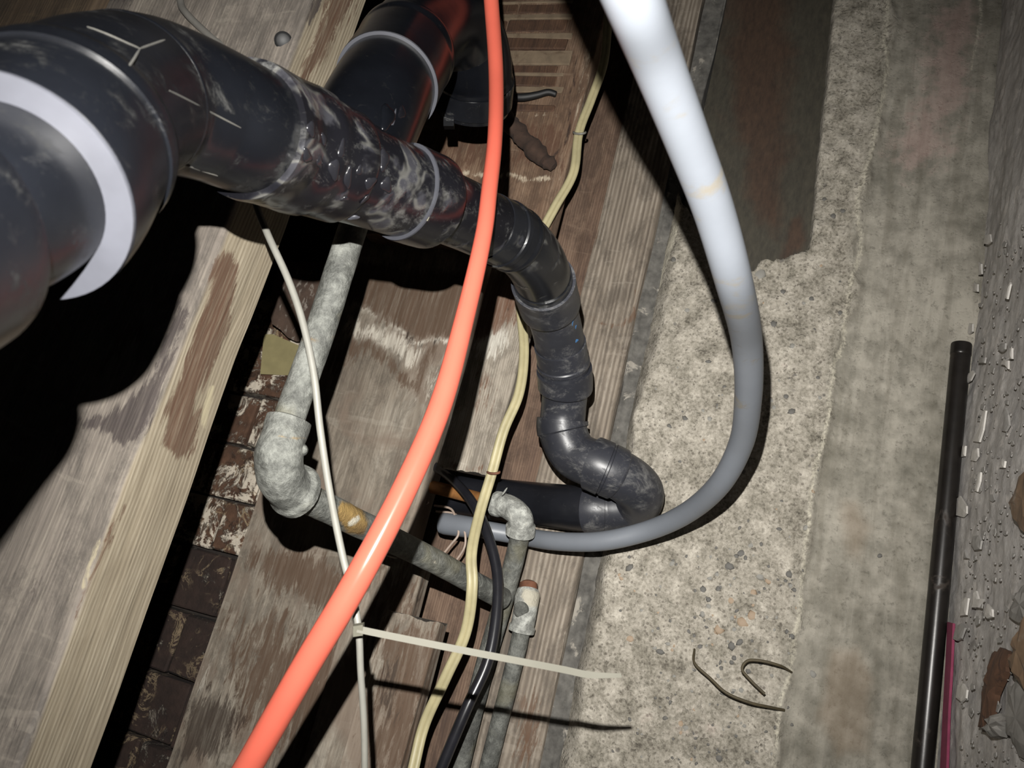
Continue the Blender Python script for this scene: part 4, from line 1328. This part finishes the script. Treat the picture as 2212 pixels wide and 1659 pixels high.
def strap():
    V, F = [], []
    n = len(tail.p)
    for i, (p, t) in enumerate(zip(tail.p, tail.t)):
        s = i / (n - 1)
        w = .0022 if s < .72 else .0022 - .0009 * (s - .72) / .28
        nx = t.cross(ray(1000, 1400)).normalized()
        ny = nx.cross(t).normalized()
        for a, b in ((-1, -1), (1, -1), (1, 1), (-1, 1)):
            V.append(p + nx * (w * a) + ny * (.0007 * b))
    for j in range(n - 1):
        for k in range(4):
            F.append((j * 4 + k, j * 4 + (k + 1) % 4, (j + 1) * 4 + (k + 1) % 4, (j + 1) * 4 + k))
    F += [(3, 2, 1, 0), tuple((n - 1) * 4 + k for k in range(4))]
    return make_obj('tail', V, F, MAT['nylon'], zt, smooth=40)


strap()
c = W(775, 1360, .508)
hv = [c + ROT @ Vector((sx * .0032, sy * .0035 + sx * .0005, sz * .0028)) for sx in (-1, 1) for sy in (-1, 1) for sz in (-1, 1)]
make_obj('head', hv, [(0, 1, 3, 2), (4, 6, 7, 5), (0, 4, 5, 1), (2, 3, 7, 6), (0, 2, 6, 4), (1, 5, 7, 3)], MAT['nylon'], zt, smooth=30)
lp, lt = wpath.at(10.95)
ring = Path([lp - lt * .0027, lp + lt * .0027], 4)
sweep('loop', ring, [(0, .0029), (0, .0037), (1, .0037), (1, .0029)], MAT['nylon'], zt, seg=20)


def staple(px, py, y, mat, label, w=14):
    pts = []
    for k in range(9):
        a = math.pi * k / 8
        p = WY(px + math.cos(a) * w * 0.9, py + math.sin(a) * 3, y - 0.0048 * math.sin(a) - 0.001)
        pts.append(p)
    pth = Path([WY(px + w * .9, py, y + .02)] + pts + [WY(px - w * .9, py, y + .02)], 4)
    o = sweep('cable_staple', pth, [(0, .0016), (10, .0016)], mat, None, seg=10, step=.25)
    tag(o, label, 'staple')


staple(1252, 286, .899, MAT['cable_white'], 'white plastic staple holding the flat cable near the top')
staple(1066, 1020, .884, MAT['rustmetal'], 'rusty staple holding the flat cable beside the short board')

for pts, lab in [([(938, 1092, .985), (975, 1100, .98), (985, 1125, .975), (990, 1155, .97), (975, 1175, .97), (955, 1200, .975)], 'thin pale wire curling below the copper pipe'),
                 ([(942, 1105, .985), (985, 1112, .98), (1004, 1150, .97), (1004, 1180, .97), (985, 1212, .975)], 'second thin wire, nearer the flat cable, curling down'),
                 ([(905, 1078, .985), (925, 1085, .98), (908, 1092, .985)], 'tiny hooked wire end just right of the orange tube')]:
    pth = Path([WY(*p) for p in pts])
    o = sweep('thin_wire', pth, [(0, .0016), (len(pts) - 1, .0016)], MAT['thinwire'], None, seg=10, step=.2)
    tag(o, lab, 'wire')

# stick and dark stub near the lath at the top
st = Path([WY(1085, 250, .88), WY(1130, 300, .89), WY(1170, 340, .90), WY(1195, 362, .905)])
o = sweep('broken_stick', st, [(0, .0150), (.6, .0130), (1, .0105), (1.6, .0135), (2.2, .0100), (2.6, .0120), (3, .0080)], MAT['stick'], None, seg=14, wob=.006, wscale=90, step=.06)
tag(o, 'short dark broken stick leaning on the rim joist behind the orange tube', 'stick')
st = Path([WY(1090, 208, .90), WY(1130, 210, .905), WY(1160, 205, .908), WY(1185, 199, .910), WY(1202, 204, .914)])
o = sweep('cable_stub', st, [(0, .0055), (1, .0060), (2.5, .0050), (3.9, .0046), (4, .0036)], MAT['plug'], None, seg=14)
tag(o, 'short black cable stub poking out above the broken stick', 'cable')

# ------------------------------------------------------------------ things at the foot of the wall
pr = WY(2036, 1150, WALL_Y - 0.012)
xe = WY(2066, 742, WALL_Y - 0.012).x
rp_ = Path([Vector((X0, pr.y, .0125)), Vector((xe - .02, pr.y, .0125)), Vector((xe, pr.y, .0125))], 6)
rod = empty('iron_pipe', Vector((0, pr.y, 0.0)), 'long thin black iron pipe lying along the foot of the wall', 'pipe')
sweep('pipe', rp_, [(0, .0112), (2, .0112)], MAT['rod'], rod, seg=32)
sweep('end_collar', rp_, [(1.15, .0112), (1.2, .0117), (1.95, .0117), (2.0, .0105)], MAT['rod'], rod, seg=32)

for pts, lab in [([(1500, 1402, 1.005), (1500, 1432, .99), (1535, 1466, .985), (1568, 1496, .98), (1620, 1518, .985), (1660, 1527, .995), (1694, 1534, 1.012)], 'longer bent rusty wire sticking out of the concrete'),
                 ([(1710, 1452, 1.012), (1685, 1438, .99), (1640, 1427, .985), (1614, 1428, .985), (1603, 1445, .985), (1620, 1468, .985), (1652, 1499, .985)], 'small hooked rusty wire on the concrete, above the longer bent one')]:
    pth = Path([WY(*p) for p in pts])
    o = sweep('bent_wire', pth, [(0, .0012), (1.5, .0017), (len(pts) - 1, .0016)], MAT['wire'], None, seg=12, step=.15)
    tag(o, lab, 'wire')


def ground(px, py):
    return WZ(px, py, 0.004)


def chip(name, pxs, h, mat, label, cat, group=None, lift=0.0, bulge=0.001, rough=0.0005, seed=0):
    pts = [WZ(x, y, 0.0018 + h + lift) for x, y in pxs]
    o = slab(name, pts, Vector((0, 0, -h - 0.001)), mat, None, bulge, seed, None, rough)
    return tag(o, label, cat, group)


chip('pink_marking', [(2046, 1343), (2058, 1346), (2054, 1440), (2048, 1540), (2043, 1690), (2029, 1690), (2036, 1540), (2042, 1430)], .0015, MAT['pink'], 'narrow pink painted stripe on the ground beside the black iron pipe', 'stripe', bulge=0)
chip('ochre_chip', [(2071, 652), (2086, 655), (2084, 680), (2079, 706), (2068, 706), (2070, 680)], .002, MAT['ochre'], 'small ochre chip beyond the end of the iron pipe', 'chip', bulge=0.0005)
FL = [(2062, 990, [(-14, 12), (-2, 8), (8, -14), (4, 4), (-4, 14)], 'curled pale flake resting against the black iron pipe'),
      (2113, 925, [(-12, 28), (-2, 8), (12, -40), (16, -38), (10, 4), (2, 30)], 'long thin white paint flake right of the iron pipe, near its upper half'),
      (2110, 1040, [(-5, 20), (4, -20), (8, -20), (6, 0), (0, 22)], 'narrow white sliver of paint below the long thin flake'),
      (2075, 1097, [(-10, 16), (-8, -20), (-2, -26), (12, -4), (12, 12), (4, 20)], 'large white rounded flake close to the iron pipe'),
      (2108, 1172, [(-11, 4), (-6, -14), (6, -16), (11, -4), (8, 14), (-4, 16)], 'round white flake near the dark hollow in the dirt'),
      (2082, 1312, [(-9, 18), (-5, -16), (3, -22), (9, -20), (4, 16)], 'white upright flake just above the pink stripe'),
      (2110, 1300, [(-12, 12), (-8, -22), (-2, -24), (4, -2), (14, -6), (2, 12)], 'white flake with a forked edge right of the pink stripe'),
      (2134, 1322, [(-9, 6), (-2, -18), (8, -6), (9, 10), (-2, 14)], 'white triangular flake furthest right of the pink stripe top'),
      (2072, 1362, [(-14, 18), (-8, -8), (4, -16), (12, -6), (4, 16), (-6, 22)], 'crumpled grey white flake beside the pink stripe end'),
      (2076, 1490, [(-12, 16), (-8, -10), (4, -14), (12, 0), (10, 18), (0, 26)], 'grey flake lying right of the middle of the pink stripe'),
      (2091, 710, [(-8, 8), (-8, -8), (0, -13), (9, -10), (9, 6), (2, 12)], 'white crumb of paint just above the end of the iron pipe'),
      (2092, 814, [(-14, 10), (-10, 0), (8, -14), (12, -8), (4, 8), (-8, 16)], 'white flake touching the iron pipe below its end'),
      (2163, 750, [(-9, 4), (-2, -8), (8, -9), (7, 4), (0, 10)], 'white round crumb right of the iron pipe end'),
      (2176, 628, [(-6, 16), (-2, -8), (5, -18), (6, -14), (-1, 18)], 'thin white sliver near the right edge, above the iron pipe end'),
      (2182, 764, [(-3, 11), (-2, -12), (3, -12), (3, 11)], 'thin upright white sliver right of the round crumb'),
      (2170, 785, [(-9, 2), (-2, -10), (7, -6), (7, 12), (0, 4)], 'small cream flake beside the thin upright sliver'),
      (2173, 908, [(-10, 22), (-6, 6), (-2, -28), (4, -12), (6, 10), (-2, 24)], 'pale pinkish curl of paint near the right edge'),
      (2106, 622, [(-5, 8), (-2, -12), (5, -8), (5, 8)], 'small white flake above the ochre chip'),
      (2132, 518, [(-8, 8), (-4, -10), (6, -12), (8, 4), (0, 10)], 'pale flake at the wall foot far up the right side'),
      (2116, 580, [(-3, 14), (-2, -14), (3, -10), (4, 12)], 'narrow pale flake below the uppermost one on the right'),
      (2120, 778, [(-8, 6), (-4, -6), (8, -6), (6, 6)], 'flat white flake between iron pipe and right edge'),
      (2105, 982, [(-9, 12), (-4, -12), (6, -14), (7, 4), (0, 14)], 'cream flake right of the curled one at the iron pipe'),
      (2080, 975, [(-4, 12), (0, -14), (5, -12), (3, 10)], 'narrow white flake between the curled and cream flakes'),
      (2164, 1000, [(-6, 10), (0, -10), (6, -4), (4, 10)], 'grey white flake near the torn brown fibre piece'),
      (2085, 1198, [(-5, 8), (0, -12), (5, 8)], 'tiny white triangle flake in the dark hollow')]
for i, (px, py, sh, lab) in enumerate(FL):
    chip('paint_flake', [(px + a, py + b) for a, b in sh], 0.0008, MAT['flake'] if i % 4 else MAT['flake_grey'], lab, 'flake', 'paint flakes on the dirt floor', lift=.001, bulge=.0008, seed=i)
rng = random.Random(11)
gv_, gf_ = [], []
for k in range(420):
    px, py = rng.uniform(2070, 2212), rng.uniform(480, 1659)
    if px < 2128 - .06 * (py - 480): continue
    sz = 1.2 + rng.expovariate(.7)
    c0 = WZ(px, py, .004)
    an = rng.uniform(0, 6)
    b0 = len(gv_)
    for a in (0, 1.3, 2.5, 3.8, 5.1):
        q = WZ(px + math.cos(an + a) * sz * rng.uniform(.5, 1), py + math.sin(an + a) * sz * rng.uniform(.8, 1.6), .0022)
        gv_ += [q, q - Vector((0, 0, .0008))]
    gf_.append(tuple(b0 + 2 * i for i in range(5)))
    for i in range(5):
        n_ = (i + 1) % 5
        gf_.append((b0 + 2 * i, b0 + 2 * i + 1, b0 + 2 * n_ + 1, b0 + 2 * n_))
o = make_obj('paint_grit', gv_, gf_, MAT['flake_grey'], smooth=None)
tag(o, 'fine pale paint crumbs and grit scattered on the grey dirt floor', 'grit', kind='stuff')

chip('fibre_scrap', [(2178, 1086), (2200, 1030), (2240, 980), (2280, 1040), (2260, 1170), (2212, 1150), (2188, 1120)], .005, MAT['card'], 'torn brown fibre scrap at the right edge, uppermost of the scraps', 'scrap', bulge=.004, rough=.004, seed=4, lift=.004)
chip('bark_strip', [(2112, 1570), (2124, 1480), (2142, 1412), (2160, 1398), (2178, 1412), (2172, 1450), (2150, 1500), (2138, 1560), (2124, 1580)], .003, MAT['chip'], 'dark brown strip of bark on the dirt right of the pink stripe', 'bark', bulge=.004, rough=.003, seed=5)
chip('fibre_scrap', [(2180, 1440), (2188, 1390), (2205, 1340), (2250, 1300), (2260, 1500), (2212, 1490)], .006, MAT['card'], 'torn brown fibre scrap at the right edge beside the bark strip', 'scrap', bulge=.006, rough=.004, seed=6, lift=.006)
chip('stone_chip', [(2172, 1580), (2176, 1480), (2200, 1465), (2260, 1470), (2260, 1660), (2200, 1632), (2185, 1600)], .004, MAT['greychip'], 'flat grey stone chip at the right edge below the bark strip', 'stone', bulge=.004, rough=.003, seed=7)
chip('stone_chip', [(2178, 1330), (2192, 1282), (2212, 1262), (2250, 1280), (2240, 1350), (2200, 1345)], .004, MAT['greychip'], 'pale grey stone chip at the right edge above the lower fibre scrap', 'stone', bulge=.003, rough=.003, seed=8)
chip('stone_chip', [(2128, 1580), (2136, 1552), (2160, 1540), (2176, 1560), (2160, 1590), (2140, 1592)], .004, MAT['greychip'], 'small rounded grey stone at the lower end of the bark strip', 'stone', bulge=.005, rough=.002, seed=9)
